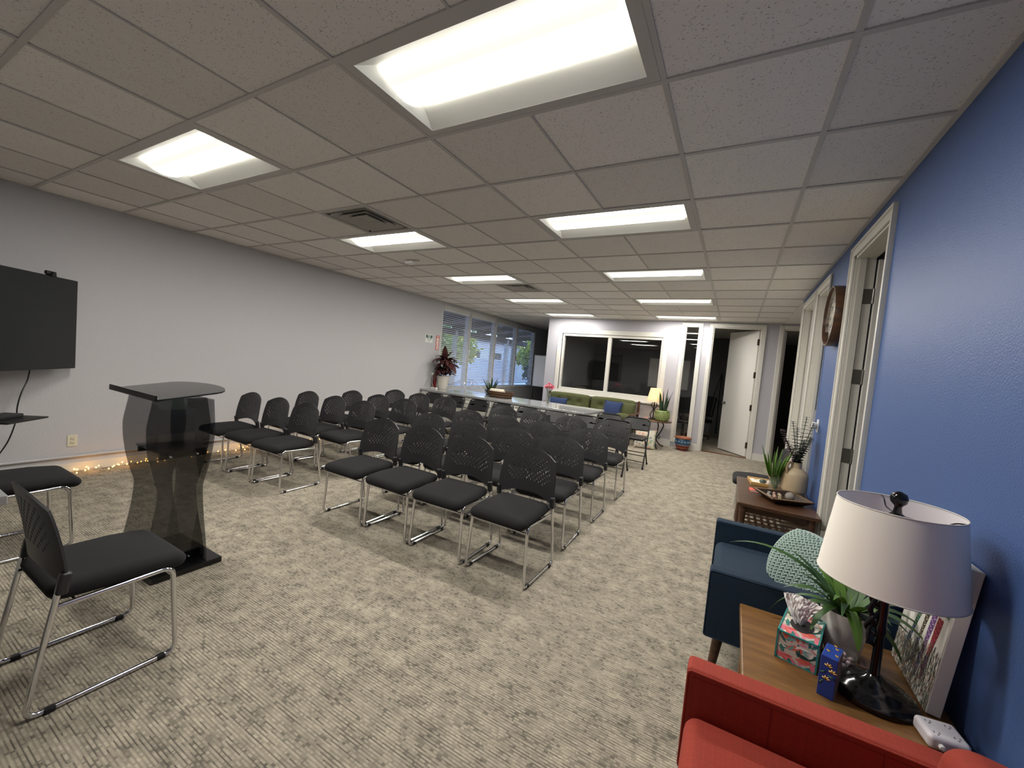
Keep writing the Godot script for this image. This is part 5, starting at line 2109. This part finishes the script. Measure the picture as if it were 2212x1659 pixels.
	for q in [[-0.022, -0.02], [0.022, -0.02], [-0.022, 0.022], [0.022, 0.022]]:
		for s in [-1, 1]:
			box(st, Vector3(q[0] + s * 0.006, 0.0402, q[1]), Vector3(0.0022, 0.0006, 0.007))
		ball(st, Vector3(q[0], 0.0402, q[1] + 0.008), Vector3(0.0024, 0.0005, 0.0024), 8)
	obj("socket", st, mat(c8(70, 64, 70), 0.6), t)
	st = begin()
	lathe(st, [Vector2(0, 0), Vector2(0.007, 0), Vector2(0.007, 0.01), Vector2(0, 0.012)], 14, Vector3(-0.02, 0.018, 0.042), 1, 1, Basis(Vector3(1, 0, 0), PI / 2))
	obj("cable_boss", st, M.white, t)


# stylised leaves in coral, pink and teal on cream
func leaf_print_image() -> ImageTexture:
	var n := 256
	var im := Image.create(n, n, false, Image.FORMAT_RGB8)
	im.fill(c8(206, 196, 182))
	var r := RandomNumberGenerator.new()
	r.seed = 19
	var cols := [c8(214, 84, 70), c8(226, 120, 138), c8(40, 116, 106), c8(116, 164, 160), c8(28, 74, 70), c8(240, 232, 220), c8(222, 100, 84)]
	for k in 46:
		var c := Vector2(r.randf() * n, r.randf() * n)
		var a := r.randf() * TAU
		var l := r.randf_range(26, 62)
		var w := l * r.randf_range(0.2, 0.42)
		var col: Color = cols[k % 7]
		var vein := col.lightened(0.35)
		for y in range(maxi(0, int(c.y - l)), mini(n, int(c.y + l))):
			for x in range(maxi(0, int(c.x - l)), mini(n, int(c.x + l))):
				var p := (Vector2(x, y) - c).rotated(-a)
				var t := p.x / l
				if absf(t) >= 1.0: continue
				var ww := w * (1.0 - t * t)
				if absf(p.y) < ww:
					var v := absf(p.y) < 1.2 or absf(fposmod(p.x + absf(p.y) * 0.8, 11.0)) < 1.3
					im.set_pixel(x, y, vein if v and k % 2 == 0 else col)
	return ImageTexture.create_from_image(im)


# grass below, patterned legs and skirt above, loose brush marks
func painting_image() -> ImageTexture:
	var w := 320
	var h := 480
	var im := Image.create(w, h, false, Image.FORMAT_RGB8)
	im.fill(c8(240, 236, 226))
	var r := RandomNumberGenerator.new()
	r.seed = 42
	var fade := func(x: int, y: int, c: Color, k: float):
		if x >= 0 and y >= 0 and x < w and y < h: im.set_pixel(x, y, im.get_pixel(x, y).lerp(c, k))
	for k in 14:
		var x0 := r.randf() * w
		for y in h:
			for q in 16: fade.call(int(x0 + q + sin(y * 0.02 + k) * 8), y, c8(206, 202, 194), 0.25)
	var stroke := func(a: Vector2, b: Vector2, wd: float, c: Color):
		var n := int(a.distance_to(b)) + 1
		for i in n + 1:
			var p: Vector2 = a.lerp(b, float(i) / n)
			for yy in range(int(-wd), int(wd) + 1):
				for xx in range(int(-wd), int(wd) + 1):
					if xx * xx + yy * yy <= wd * wd: fade.call(int(p.x) + xx, int(p.y) + yy, c, 0.95)
	# four tapering legs, each with its own pattern
	var legs := [[Vector2(150, 150), Vector2(84, 400), 26, c8(26, 92, 88), c8(214, 180, 70)], [Vector2(186, 160), Vector2(150, 410), 22, c8(66, 52, 34), c8(232, 222, 190)], [Vector2(222, 200), Vector2(196, 430), 24, c8(104, 62, 122), c8(222, 196, 222)], [Vector2(262, 200), Vector2(236, 420), 28, c8(140, 26, 40), c8(206, 82, 92)]]
	for l in legs:
		for i in 60:
			var f := i / 59.0
			var p: Vector2 = l[0].lerp(l[1], f)
			var wd: float = l[2] * (1.0 - 0.6 * f + 0.12 * sin(f * 9.0))
			var c: Color = l[3]
			if f > 0.62: c = c.lerp(c8(36, 42, 130), 0.6)
			stroke.call(p + Vector2(-wd * 0.5, 0), p + Vector2(wd * 0.5, 0), 3.2, c)
			if i % 5 == 0: stroke.call(p + Vector2(-wd * 0.5, 4), p + Vector2(wd * 0.5, -5), 1.2, l[4])
			if i % 5 == 3: stroke.call(p + Vector2(-wd * 0.5, -5), p + Vector2(wd * 0.5, 4), 1.2, l[4])
	# striped skirt of panels
	var sk := [c8(226, 120, 34), c8(52, 128, 150), c8(150, 178, 44), c8(214, 92, 44), c8(66, 52, 34), c8(40, 108, 70)]
	for k in 6:
		var x := 150 + k * 27
		for i in 24:
			stroke.call(Vector2(x - 14 + i, 60), Vector2(x - 10 + i * 1.15, 176 + 5 * sin(i * 1.2)), 1.5, sk[k])
		stroke.call(Vector2(x - 14, 60), Vector2(x - 10, 180), 1.2, c8(34, 30, 30))
	for k in 20: stroke.call(Vector2(150 + k * 8, 178 + 4 * (k % 2)), Vector2(158 + k * 8, 178 + 4 * ((k + 1) % 2)), 1.3, c8(236, 230, 216))
	# grass
	for k in 1500:
		var x := r.randf() * w
		var top := 320.0 + 60.0 * sin(x * 0.015 + 0.5) * 0.6 + 40.0 * r.randf()
		var y := r.randf_range(top, h + 20.0)
		var cols := [c8(44, 56, 48), c8(96, 104, 74), c8(150, 152, 128), c8(86, 66, 58), c8(34, 40, 40), c8(140, 90, 72), c8(110, 122, 118)]
		stroke.call(Vector2(x, y), Vector2(x + r.randf_range(-5, 5), y - r.randf_range(9, 26)), r.randf_range(0.6, 1.7), cols[r.randi() % 7])
	# an illegible signature
	for k in 7: stroke.call(Vector2(262 + k * 6, 306 + 3 * (k % 2)), Vector2(266 + k * 6, 302 + 5 * ((k + 1) % 2)), 0.7, c8(40, 36, 36))
	return ImageTexture.create_from_image(im)


# ---------------------------------------------------------------- long low table by the blue wall
func build_long_table() -> void:
	var t := thing("long_table", "dark wooden low table with slatted shelf along the blue wall", "table", Vector3(1.99, 0, -2.62))
	var st := begin()
	rounded(st, Vector3(0, 0.486, 0), Vector3(0.56, 0.028, 1.06), 0.006, 2)
	obj("tabletop", st, M.wood, t)
	st = begin()
	for s in [-1, 1]:
		rounded(st, Vector3(s * 0.235, 0.445, 0), Vector3(0.02, 0.06, 0.94), 0.003, 1)
		rounded(st, Vector3(0, 0.445, s * 0.46), Vector3(0.46, 0.06, 0.02), 0.003, 1)
	obj("apron", st, M.wood, t)
	for sx in [-1, 1]:
		for sz in [-1, 1]:
			st = begin()
			tube(st, PackedVector3Array([Vector3(sx * 0.24, 0, sz * 0.49), Vector3(sx * 0.235, 0.472, sz * 0.475)]), PackedFloat32Array([0.016, 0.027]), 12)
			obj("leg", st, M.wood, t)
	for s in [-1, 1]:
		st = begin()
		rounded(st, Vector3(0, 0.2, s * 0.47), Vector3(0.46, 0.03, 0.025), 0.004, 1)
		obj("shelf_rail", st, M.wood, t)
	for k in 9:
		st = begin()
		rounded(st, Vector3(-0.21 + k * 0.0525, 0.222, 0), Vector3(0.026, 0.014, 0.95), 0.004, 1)
		obj("shelf_slat", st, M.wood, t)
	for k in 5:
		st = begin()
		rounded(st, Vector3(-0.03, 0.4 - k * 0.03, 0.475), Vector3(0.42, 0.012, 0.012), 0.003, 1)
		obj("end_slat", st, M.wood, t)
	var bag := thing("paper_bag", "crumpled pale patterned bag stored on the shelf of the long table", "bag", Vector3(2.16, 0.23, -2.3))
	st = begin()
	rounded(st, Vector3(0, 0.09, 0), Vector3(0.14, 0.17, 0.16), 0.03, 3, 6, Basis(), func(p: Vector3) -> Vector3: return p + Vector3(0.01 * sin(p.y * 60.0 + p.z * 40.0), 0, 0.012 * sin(p.y * 50.0 + p.x * 44.0)))
	obj("body", st, mat(c8(176, 164, 150), 0.8), bag)
	st = begin()
	for s in [-1, 1]: tube(st, curve([Vector3(-0.03, 0.16, s * 0.05), Vector3(-0.035, 0.2, s * 0.04), Vector3(0.03, 0.2, s * 0.04), Vector3(0.03, 0.16, s * 0.05)]), 0.004, 5)
	obj("handle", st, mat(c8(120, 60, 60), 0.8), bag)
	var y := 0.5
	# stoneware jug with eucalyptus
	t = thing("stoneware_jug", "cream stoneware jug with small looped handle on the long table", "jug", Vector3(2.155, y, -2.73))
	st = begin()
	lathe(st, [Vector2(0, 0), Vector2(0.082, 0), Vector2(0.086, 0.006), Vector2(0.086, 0.035), Vector2(0.096, 0.045), Vector2(0.1, 0.06), Vector2(0.1, 0.19), Vector2(0.094, 0.215), Vector2(0.06, 0.245), Vector2(0.042, 0.255), Vector2(0.04, 0.3), Vector2(0.044, 0.306), Vector2(0.034, 0.306), Vector2(0.032, 0.26), Vector2(0, 0.24)], 40)
	obj("body", st, mat(c8(200, 180, 146), 0.45), t)
	st = begin()
	tube(st, curve([Vector3(-0.03, 0.295, 0.025), Vector3(-0.055, 0.305, 0.04), Vector3(-0.075, 0.27, 0.058), Vector3(-0.07, 0.215, 0.062), Vector3(-0.05, 0.2, 0.062), Vector3(-0.045, 0.215, 0.06)]), 0.011, 8)
	obj("handle", st, mat(c8(172, 148, 112), 0.6), t)
	t = thing("eucalyptus_bunch", "bunch of dusky grey green and plum eucalyptus stems in the jug", "foliage", Vector3(2.155, y + 0.25, -2.73))
	var tips := [[Vector3(-0.07, 0.42, 0.03), 0], [Vector3(0.03, 0.47, 0.0), 0], [Vector3(0.09, 0.42, -0.04), 0], [Vector3(-0.14, 0.33, 0.0), 1], [Vector3(-0.02, 0.36, -0.07), 0], [Vector3(-0.11, 0.25, 0.06), 1], [Vector3(0.07, 0.3, 0.05), 0], [Vector3(0.02, 0.26, 0.09), 0], [Vector3(0.1, 0.27, -0.1), 0]]
	for tp in tips:
		st = begin()
		var path := curve([Vector3(0, -0.1, 0), Vector3(0, 0.02, 0), tp[0] * 0.5 + Vector3(0, 0.02, 0), tp[0]], 7)
		tube(st, path, 0.003, 5)
		var sm := obj("stem", st, M.stem, t)
		st = begin()
		for i in range(7, path.size()):
			for s in 4:
				var a := i * 1.3 + s * TAU / 4
				leaf(st, path[i], Vector3(cos(a), 0.5, sin(a)), 0.052 - 0.0011 * i, 0.046 - 0.0009 * i, 0.6, 3, 0.15, 0.9)
		obj("foliage", st, M.euca_plum if tp[1] else M.euca, sm)
	# clear vase of broad leaves
	t = thing("leaf_vase", "clear glass vase of broad bright green leaves on the long table", "vase", Vector3(2.01, y, -2.74))
	glass_vase(t, 0.05, 0.15, 0.1)
	for k in 12:
		st = begin()
		var a := k * 2.4
		var dd := Vector3(cos(a) * 0.26 - 0.02, 1, sin(a) * 0.26)
		var base := Vector3(cos(a) * 0.012, 0.02, sin(a) * 0.012)
		var up := base + dd.normalized() * 0.13
		bar(st, base, up, 0.004, 6)
		var sm := obj("stem", st, M.leaf_bright, t)
		st = begin()
		leaf(st, up, dd, [0.34, 0.24, 0.28, 0.22, 0.29, 0.2, 0.26, 0.21, 0.25, 0.22, 0.27, 0.19][k], 0.078, 0.25, 8, 0.4, 0.7, a)
		obj("leaf", st, M.leaf_bright, sm)
	st = begin()
	ball(st, Vector3(-0.03, 0.13, -0.04), Vector3(0.024, 0.03, 0.024), 10)
	obj("flower_bud", st, mat(c8(232, 170, 160), 0.6), t)
	# dark dish with shells
	t = thing("shell_tray", "dark square wooden dish holding shells and a pale ribbed ball", "dish", Vector3(2.045, y, -2.44), 0.42)
	st = begin()
	var f := [[0.1, 0.0], [0.105, 0.0], [0.165, 0.045], [0.165, 0.052], [0.145, 0.05], [0.1, 0.014], [0.0, 0.014]]
	for k in 4:
		var b := Basis(Vector3.UP, k * PI / 2)
		for i in f.size() - 1:
			var p: Array = f[i]
			var q: Array = f[i + 1]
			quad(st, b * Vector3(-p[0], p[1], p[0]), b * Vector3(p[0], p[1], p[0]), b * Vector3(q[0], q[1], q[0]), b * Vector3(-q[0], q[1], q[0]))
	obj("dish", st, mat(c8(52, 38, 28), 0.5), t)
	st = begin()
	for k in 4:
		var b := Basis(Vector3.UP, k * PI / 2)
		rounded(st, b * Vector3(0, 0.051, 0.156), Vector3(0.33, 0.006, 0.02), 0.002, 1, 1, b)
	obj("rim", st, mat(c8(122, 96, 66), 0.5), t)
	t = thing("ribbed_ball", "pale grey ribbed ball among the shells in the dark dish", "ornament", Vector3(2.1, y + 0.048, -2.45))
	st = begin()
	ball(st, Vector3.ZERO, Vector3(0.034, 0.034, 0.034), 20)
	obj("ball", st, mat(c8(176, 170, 160), 0.7), t)
	st = begin()
	for k in 10:
		var ring := PackedVector3Array()
		for i in 28:
			var a := TAU * i / 28
			ring.append((Vector3(cos(a), sin(a), 0) * 0.0345).rotated(Vector3.UP, k * PI / 10))
		tube(st, ring, 0.0016, 4, 1.0, true)
	obj("rib", st, mat(c8(150, 144, 134), 0.7), t)
	for k in 9:
		var sp := Vector3(2.0 - 0.05 + (k % 3) * 0.04, y + 0.026 + 0.008 * (k / 5), -2.41 - (k / 3) * 0.035)
		var kinds := ["spiral grey shell in the dark dish, behind its front corner", "pinkish cone shell in the middle of the dark dish", "sandy ridged shell beside the pale ribbed ball"]
		var sh := thing("sea_shell", kinds[k % 3], "shell", sp, k * 1.1, ["grey shells in the dish", "pinkish shells in the dish", "sandy shells in the dish"][k % 3])
		st = begin()
		var prof := []
		for i in 9:
			var v := i / 8.0
			prof.append(Vector2(0.016 * sin(PI * minf(v * 1.1 + 0.12, 1.0)) * (1.0 + (0.12 if i % 2 else -0.08)), v * 0.042 - 0.02))
		lathe(st, prof, 10, Vector3.ZERO, 1, 0.85, Basis(Vector3(0, 0, 1), 1.2 + 0.2 * k))
		obj("body", st, mat([c8(150, 146, 138), c8(176, 140, 122), c8(162, 146, 116)][k % 3], 0.6), sh)
	# light wooden sand tray with stones
	t = thing("sand_tray", "pale wooden tray of white sand at the far end of the long table", "tray", Vector3(1.935, y, -3.0), 0.1)
	st = begin()
	box(st, Vector3(0, 0.006, 0), Vector3(0.24, 0.012, 0.25))
	for s in [-1, 1]:
		rounded(st, Vector3(s * 0.116, 0.014, 0), Vector3(0.01, 0.028, 0.25), 0.002, 1)
		rounded(st, Vector3(0, 0.014, s * 0.121), Vector3(0.24, 0.028, 0.01), 0.002, 1)
	obj("frame", st, M.oak, t)
	st = begin()
	surf(st, func(u: float, v: float): return Vector3(u * 0.11, 0.017 + 0.0015 * sin(v * 40.0), v * 0.115), steps(-1, 1, 4), steps(-1, 1, 40), true)
	obj("sand", st, mat(c8(232, 226, 212), 0.95), t)
	for p in [[Vector3(1.93, y + 0.034, -2.94), Vector3(0.032, 0.022, 0.025), c8(74, 88, 84), "dark green grey smooth stone in the sand tray"], [Vector3(1.985, y + 0.03, -2.93), Vector3(0.022, 0.016, 0.018), c8(206, 186, 176), "pale pink stone at the right of the sand tray"], [Vector3(1.955, y + 0.026, -3.02), Vector3(0.02, 0.012, 0.016), c8(216, 208, 190), "small cream stone in the middle of the sand tray"]]:
		var s := thing("smooth_stone", p[3], "stone", p[0], 0.4)
		st = begin()
		ball(st, Vector3.ZERO, p[1], 16, Basis(), 0.05)
		obj("stone", st, mat(p[2], 0.45), s)
	t = thing("sand_rake", "little bamboo rake lying across the sand tray", "rake", Vector3(1.9, y + 0.03, -3.05), 0.8)
	st = begin()
	bar(st, Vector3(-0.06, 0, 0), Vector3(0.06, 0, 0), 0.003, 6)
	obj("handle", st, M.oak, t)
	st = begin()
	bar(st, Vector3(0.06, 0, -0.025), Vector3(0.06, 0, 0.025), 0.003, 6)
	for k in 5: bar(st, Vector3(0.06, 0, -0.02 + k * 0.01), Vector3(0.066, -0.01, -0.02 + k * 0.01), 0.0018, 5)
	obj("head", st, M.oak, t)
	# small book and pen
	t = thing("small_book", "small coral covered booklet lying between the sand tray and dish", "book", Vector3(1.895, y, -2.615), 0.05)
	st = begin()
	box(st, Vector3(0, 0.007, 0), Vector3(0.168, 0.012, 0.098))
	obj("pages", st, mat(c8(230, 226, 216), 0.9), t)
	st = begin()
	for s in [0.0008, 0.0142]: rounded(st, Vector3(0, s, 0), Vector3(0.172, 0.0016, 0.102), 0.0006, 1)
	box(st, Vector3(-0.0855, 0.0075, 0), Vector3(0.0015, 0.013, 0.102))
	obj("cover", st, mat(c8(220, 92, 74), 0.6), t)
	st = begin()
	box(st, Vector3(0.01, 0.0153, 0.0), Vector3(0.1, 0.0006, 0.05))
	obj("cover_panel", st, mat(c8(236, 196, 150), 0.6), t)


# ---------------------------------------------------------------- left foreground
func build_left_side() -> void:
	# screen on a wheeled stand, turned towards the rows
	var c := Vector3(-3.5, 0, 0.872)
	var turn := atan2(0.74, -0.672)
	var t := thing("tv_screen", "large black flat screen on a wheeled stand by the grey wall", "television", c + Vector3(0, 1.465, 0), turn)
	var st := begin()
	rounded(st, Vector3(0, 0, -0.02), Vector3(1.46, 0.835, 0.035), 0.006, 2)
	obj("housing", st, M.black, t)
	st = begin()
	span(st, Vector3(-0.722, -0.4, -0.0024), Vector3(0.722, 0.409, 0.0))
	obj("display_panel", st, mat(c8(20, 24, 24), 0.28), t)
	st = begin()
	rounded(st, Vector3(0, 0, -0.07), Vector3(0.5, 0.45, 0.07), 0.02, 2)
	obj("rear_housing", st, M.black, t)
	t = thing("tv_stand", "black wheeled television stand with a small shelf, cut by photo edge", "stand", c, turn)
	for x in [-0.06, 0.06]:
		st = begin()
		rounded(st, Vector3(x, 0.78, -0.14), Vector3(0.04, 1.5, 0.05), 0.008, 2)
		obj("pole", st, M.black, t)
	st = begin()
	rounded(st, Vector3(0, 1.46, -0.113), Vector3(0.4, 0.4, 0.016), 0.004, 1)
	obj("mount_plate", st, M.black, t)
	st = begin()
	rounded(st, Vector3(0, 0.665, 0.02), Vector3(0.36, 0.014, 0.34), 0.005, 2)
	rounded(st, Vector3(0, 0.64, -0.09), Vector3(0.16, 0.04, 0.07), 0.005, 1)
	obj("shelf", st, M.black, t)
	for s in [-1, 1]:
		st = begin()
		rounded(st, Vector3(s * 0.36, 0.085, -0.1), Vector3(0.05, 0.04, 0.7), 0.01, 2)
		obj("foot_bar", st, M.black, t)
		for z in [-0.4, 0.2]:
			st = begin()
			lathe(st, [Vector2(0, -0.015), Vector2(0.033, -0.015), Vector2(0.036, -0.008), Vector2(0.036, 0.008), Vector2(0.033, 0.015), Vector2(0, 0.015)], 16, Vector3(s * 0.36, 0.036, z), 1, 1, Basis(Vector3(0, 0, 1), PI / 2))
			obj("caster", st, M.rubber, t)
	st = begin()
	rounded(st, Vector3(0, 0.085, -0.14), Vector3(0.72, 0.04, 0.06), 0.01, 2)
	obj("cross_rail", st, M.black, t)
	var b := Basis(Vector3.UP, turn)
	t = thing("media_box", "slim black media box on the shelf under the screen", "device", c + b * Vector3(0.02, 0.672, 0.0), turn)
	st = begin()
	rounded(st, Vector3(0, 0.014, 0), Vector3(0.2, 0.028, 0.13), 0.006, 2)
	obj("case", st, M.plastic, t)
	t = thing("webcam", "small black webcam clipped on the top of the screen", "camera", c + b * Vector3(0.44, 1.8835, -0.012), turn)
	st = begin()
	rounded(st, Vector3(0, 0.022, 0.0), Vector3(0.1, 0.035, 0.03), 0.012, 3)
	obj("body", st, M.black, t)
	st = begin()
	lathe(st, [Vector2(0, 0), Vector2(0.011, 0), Vector2(0.011, 0.005), Vector2(0, 0.006)], 16, Vector3(0, 0.022, 0.014), 1, 1, Basis(Vector3(1, 0, 0), PI / 2))
	obj("lens", st, M.black_gloss, t)
	st = begin()
	rounded(st, Vector3(0, 0.002, 0.006), Vector3(0.05, 0.012, 0.05), 0.003, 1)
	obj("clip", st, M.black, t)
	t = thing("tv_cable", "thin dark cable hanging from the screen past its shelf", "cable", c)
	st = begin()
	tube(st, curve([b * Vector3(0.36, 1.06, -0.08), b * Vector3(0.365, 0.95, -0.1), b * Vector3(0.31, 0.84, -0.1), b * Vector3(0.29, 0.72, -0.11), b * Vector3(0.28, 0.6, -0.11), b * Vector3(0.22, 0.42, -0.12), b * Vector3(0.13, 0.25, -0.16), b * Vector3(0.05, 0.02, -0.25)], 5), 0.005, 6)
	obj("cord", st, M.black, t)
	# wall outlet
	t = thing("outlet_plate", "ivory double wall outlet low on the grey wall beside the screen", "outlet", Vector3(XL, 0.312, 0.308))
	st = begin()
	rounded(st, Vector3(0.003, 0, 0), Vector3(0.006, 0.116, 0.072), 0.0025, 1)
	obj("plate", st, mat(c8(214, 208, 184), 0.4), t)
	for s in [-1, 1]:
		st = begin()
		rounded(st, Vector3(0.0065, s * 0.0205, 0), Vector3(0.004, 0.03, 0.034), 0.006, 1)
		var so := obj("socket", st, mat(c8(206, 200, 176), 0.4), t)
		st = begin()
		for q in [-1, 1]: box(st, Vector3(0.0088, s * 0.0205 + 0.003, q * 0.007), Vector3(0.0006, 0.009, 0.0028))
		ball(st, Vector3(0.0088, s * 0.0205 - 0.009, 0), Vector3(0.0005, 0.003, 0.003), 8)
		obj("slot", st, M.black, so)
	# conduit along the wall
	t = thing("wall_conduit", "grey painted pipe running along the foot of the grey wall", "pipe", Vector3(XL + 0.016, 0.155, 0))
	st = begin()
	bar(st, Vector3(0, 0, ZF - 0.01), Vector3(0, 0, -4.6), 0.012, 10)
	obj("pipe", st, M.wall, t)
	for z in [2.0, 0.9, -0.5, -1.9, -3.3]:
		st = begin()
		rounded(st, Vector3(-0.004, 0, z), Vector3(0.026, 0.036, 0.014), 0.004, 1)
		obj("strap", st, M.wall, t)
	# fairy lights
	t = thing("string_lights", "warm white fairy lights strung along the floor by the grey wall", "string lights", Vector3(XL + 0.12, 0, 0))
	var bulb := mat(c8(255, 236, 190), 0.4)
	bulb.emission_enabled = true
	bulb.emission = Color(1.0, 0.74, 0.36)
	bulb.emission_energy_multiplier = 7.0
	var pts := []
	var z := 0.32
	var r := RandomNumberGenerator.new()
	r.seed = 12
	while z > -3.9:
		var dense := z > -0.35 or (z < -1.0 and z > -1.9) or (z < -2.5 and z > -3.0)
		pts.append(Vector3(r.randf_range(-0.09, 0.1), 0.012 + r.randf() * (0.03 if dense else 0.01), z))
		z -= r.randf_range(0.012, 0.045) if dense else r.randf_range(0.06, 0.14)
	st = begin()
	tube(st, PackedVector3Array(pts), 0.0016, 4)
	obj("wire", st, mat(c8(120, 96, 56), 0.5), t)
	st = begin()
	ball(st, Vector3.ZERO, Vector3(0.0065, 0.008, 0.0065), 8)
	var bm := st.commit()
	for k in pts.size():
		var o := put("bulb", bm, bulb, t)
		o.position = pts[k] + Vector3(0, 0.006, 0)
	for zz in [0.2, -0.1, -0.4, -1.2, -1.6, -2.7, -3.4]:
		var l := OmniLight3D.new()
		l.name = numbered("fairy_light")
		l.light_color = Color(1.0, 0.7, 0.34)
		l.light_energy = 0.006
		l.omni_range = 6.0
		l.omni_attenuation = 2.0
		l.light_size = 0.05
		l.shadow_enabled = true
		add_child(l)
		l.position = Vector3(XL + 0.13, 0.07, zz)
	# desk at the picture's edge
	t = thing("desk", "grey topped white desk cut off at the left photo edge", "desk", Vector3(-0.34, 0, 1.385))
	st = begin()
	rounded(st, Vector3(-0.5, 0.915, 0.5), Vector3(1.0, 0.03, 1.0), 0.004, 2)
	obj("desktop", st, M.grey_top, t)
	st = begin()
	rounded(st, Vector3(-0.045, 0.45, 0.5), Vector3(0.03, 0.9, 0.94), 0.004, 2)
	rounded(st, Vector3(-0.955, 0.45, 0.5), Vector3(0.03, 0.9, 0.94), 0.004, 2)
	obj("side_panel", st, M.white, t)
	st = begin()
	box(st, Vector3(-0.5, 0.55, 0.9), Vector3(0.88, 0.7, 0.02))
	obj("back_panel", st, M.white, t)


# ---------------------------------------------------------------- smoked acrylic lectern
func hourglass(w_top: float, w_mid: float, w_bot: float, y0: float, y1: float) -> PackedVector2Array:
	var right := []
	for i in 25:
		var f := i / 24.0
		var y := lerpf(y0, y1, f)
		var w: float
		if f < 0.46: w = lerpf(w_bot, w_mid, smoothstep(0.0, 0.46, pow(f / 0.46, 0.85) * 0.46))
		else: w = lerpf(w_mid, w_top, sin(PI * 0.5 * minf(1.0, (f - 0.46) / 0.36))) - 0.055 * maxf(0.0, (f - 0.84) / 0.16)
		right.append(Vector2(w / 2, y))
	var out := PackedVector2Array(right)
	for i in 25: out.append(Vector2(-right[24 - i].x, right[24 - i].y))
	return out


func build_podium() -> void:
	var t := thing("lectern", "smoked black acrylic lectern with curved panels and tilted top", "lectern", Vector3(-1.53, 0, 0.5))
	var st := begin()
	rounded(st, Vector3(0, 0.0175, 0), Vector3(0.57, 0.035, 0.37), 0.003, 1)
	obj("base", st, M.black_gloss, t)
	st = begin()
	plate(st, hourglass(0.58, 0.35, 0.53, 0.035, 1.08), 0.01, Transform3D(Basis(), Vector3(0, 0, -0.1)))
	obj("front_panel", st, M.smoke, t)
	for s in [-1, 1]:
		st = begin()
		plate(st, hourglass(0.33, 0.2, 0.32, 0.035, 1.08), 0.01, Transform3D(Basis(Vector3.UP, PI / 2), Vector3(s * 0.165, 0, 0.03)))
		obj("side_panel", st, M.smoke, t)
	st = begin()
	rounded(st, Vector3(0, 0.75, 0.0), Vector3(0.32, 0.012, 0.26), 0.002, 1)
	obj("shelf", st, M.smoke, t)
	for s in [-1, 1]:
		st = begin()
		rounded(st, Vector3(s * 0.15, 0.725, 0.0), Vector3(0.02, 0.04, 0.24), 0.002, 1)
		obj("shelf_bracket", st, M.black, t)
		st = begin()
		rounded(st, Vector3(s * 0.15, 0.06, 0.02), Vector3(0.02, 0.05, 0.26), 0.002, 1)
		obj("base_bracket", st, M.black, t)
	for s in [-1, 1]:
		for p in [[0.06, 0.1], [0.06, -0.04], [0.725, 0.08], [0.725, -0.06]]:
			st = begin()
			lathe(st, [Vector2(0, -0.03), Vector2(0.007, -0.03), Vector2(0.007, 0.024), Vector2(0.004, 0.028), Vector2(0, 0.028)], 10, Vector3(s * 0.165, p[0], p[1]), 1, 1, Basis(Vector3(0, 0, 1), -s * PI / 2))
			obj("bolt", st, M.chrome, t)
	# tilted top: straight lip towards the speaker, rounded towards the rows
	var outl := PackedVector2Array([Vector2(-0.325, -0.21), Vector2(0.325, -0.21), Vector2(0.325, 0.08)])
	for k in 13:
		var a := PI * k / 12
		outl.append(Vector2(cos(a) * 0.325, 0.09 + sin(a) * 0.13))
	outl.append(Vector2(-0.325, 0.08))
	var tilt := Basis(Vector3(1, 0, 0), -PI / 2 + 0.12)
	st = begin()
	plate(st, outl, 0.01, Transform3D(tilt, Vector3(0, 1.115, 0)))
	obj("top", st, M.smoke_top, t)
	st = begin()
	rounded(st, Vector3(0, 1.101, 0.212), Vector3(0.65, 0.034, 0.01), 0.002, 1)
	obj("lip", st, M.smoke_top, t)
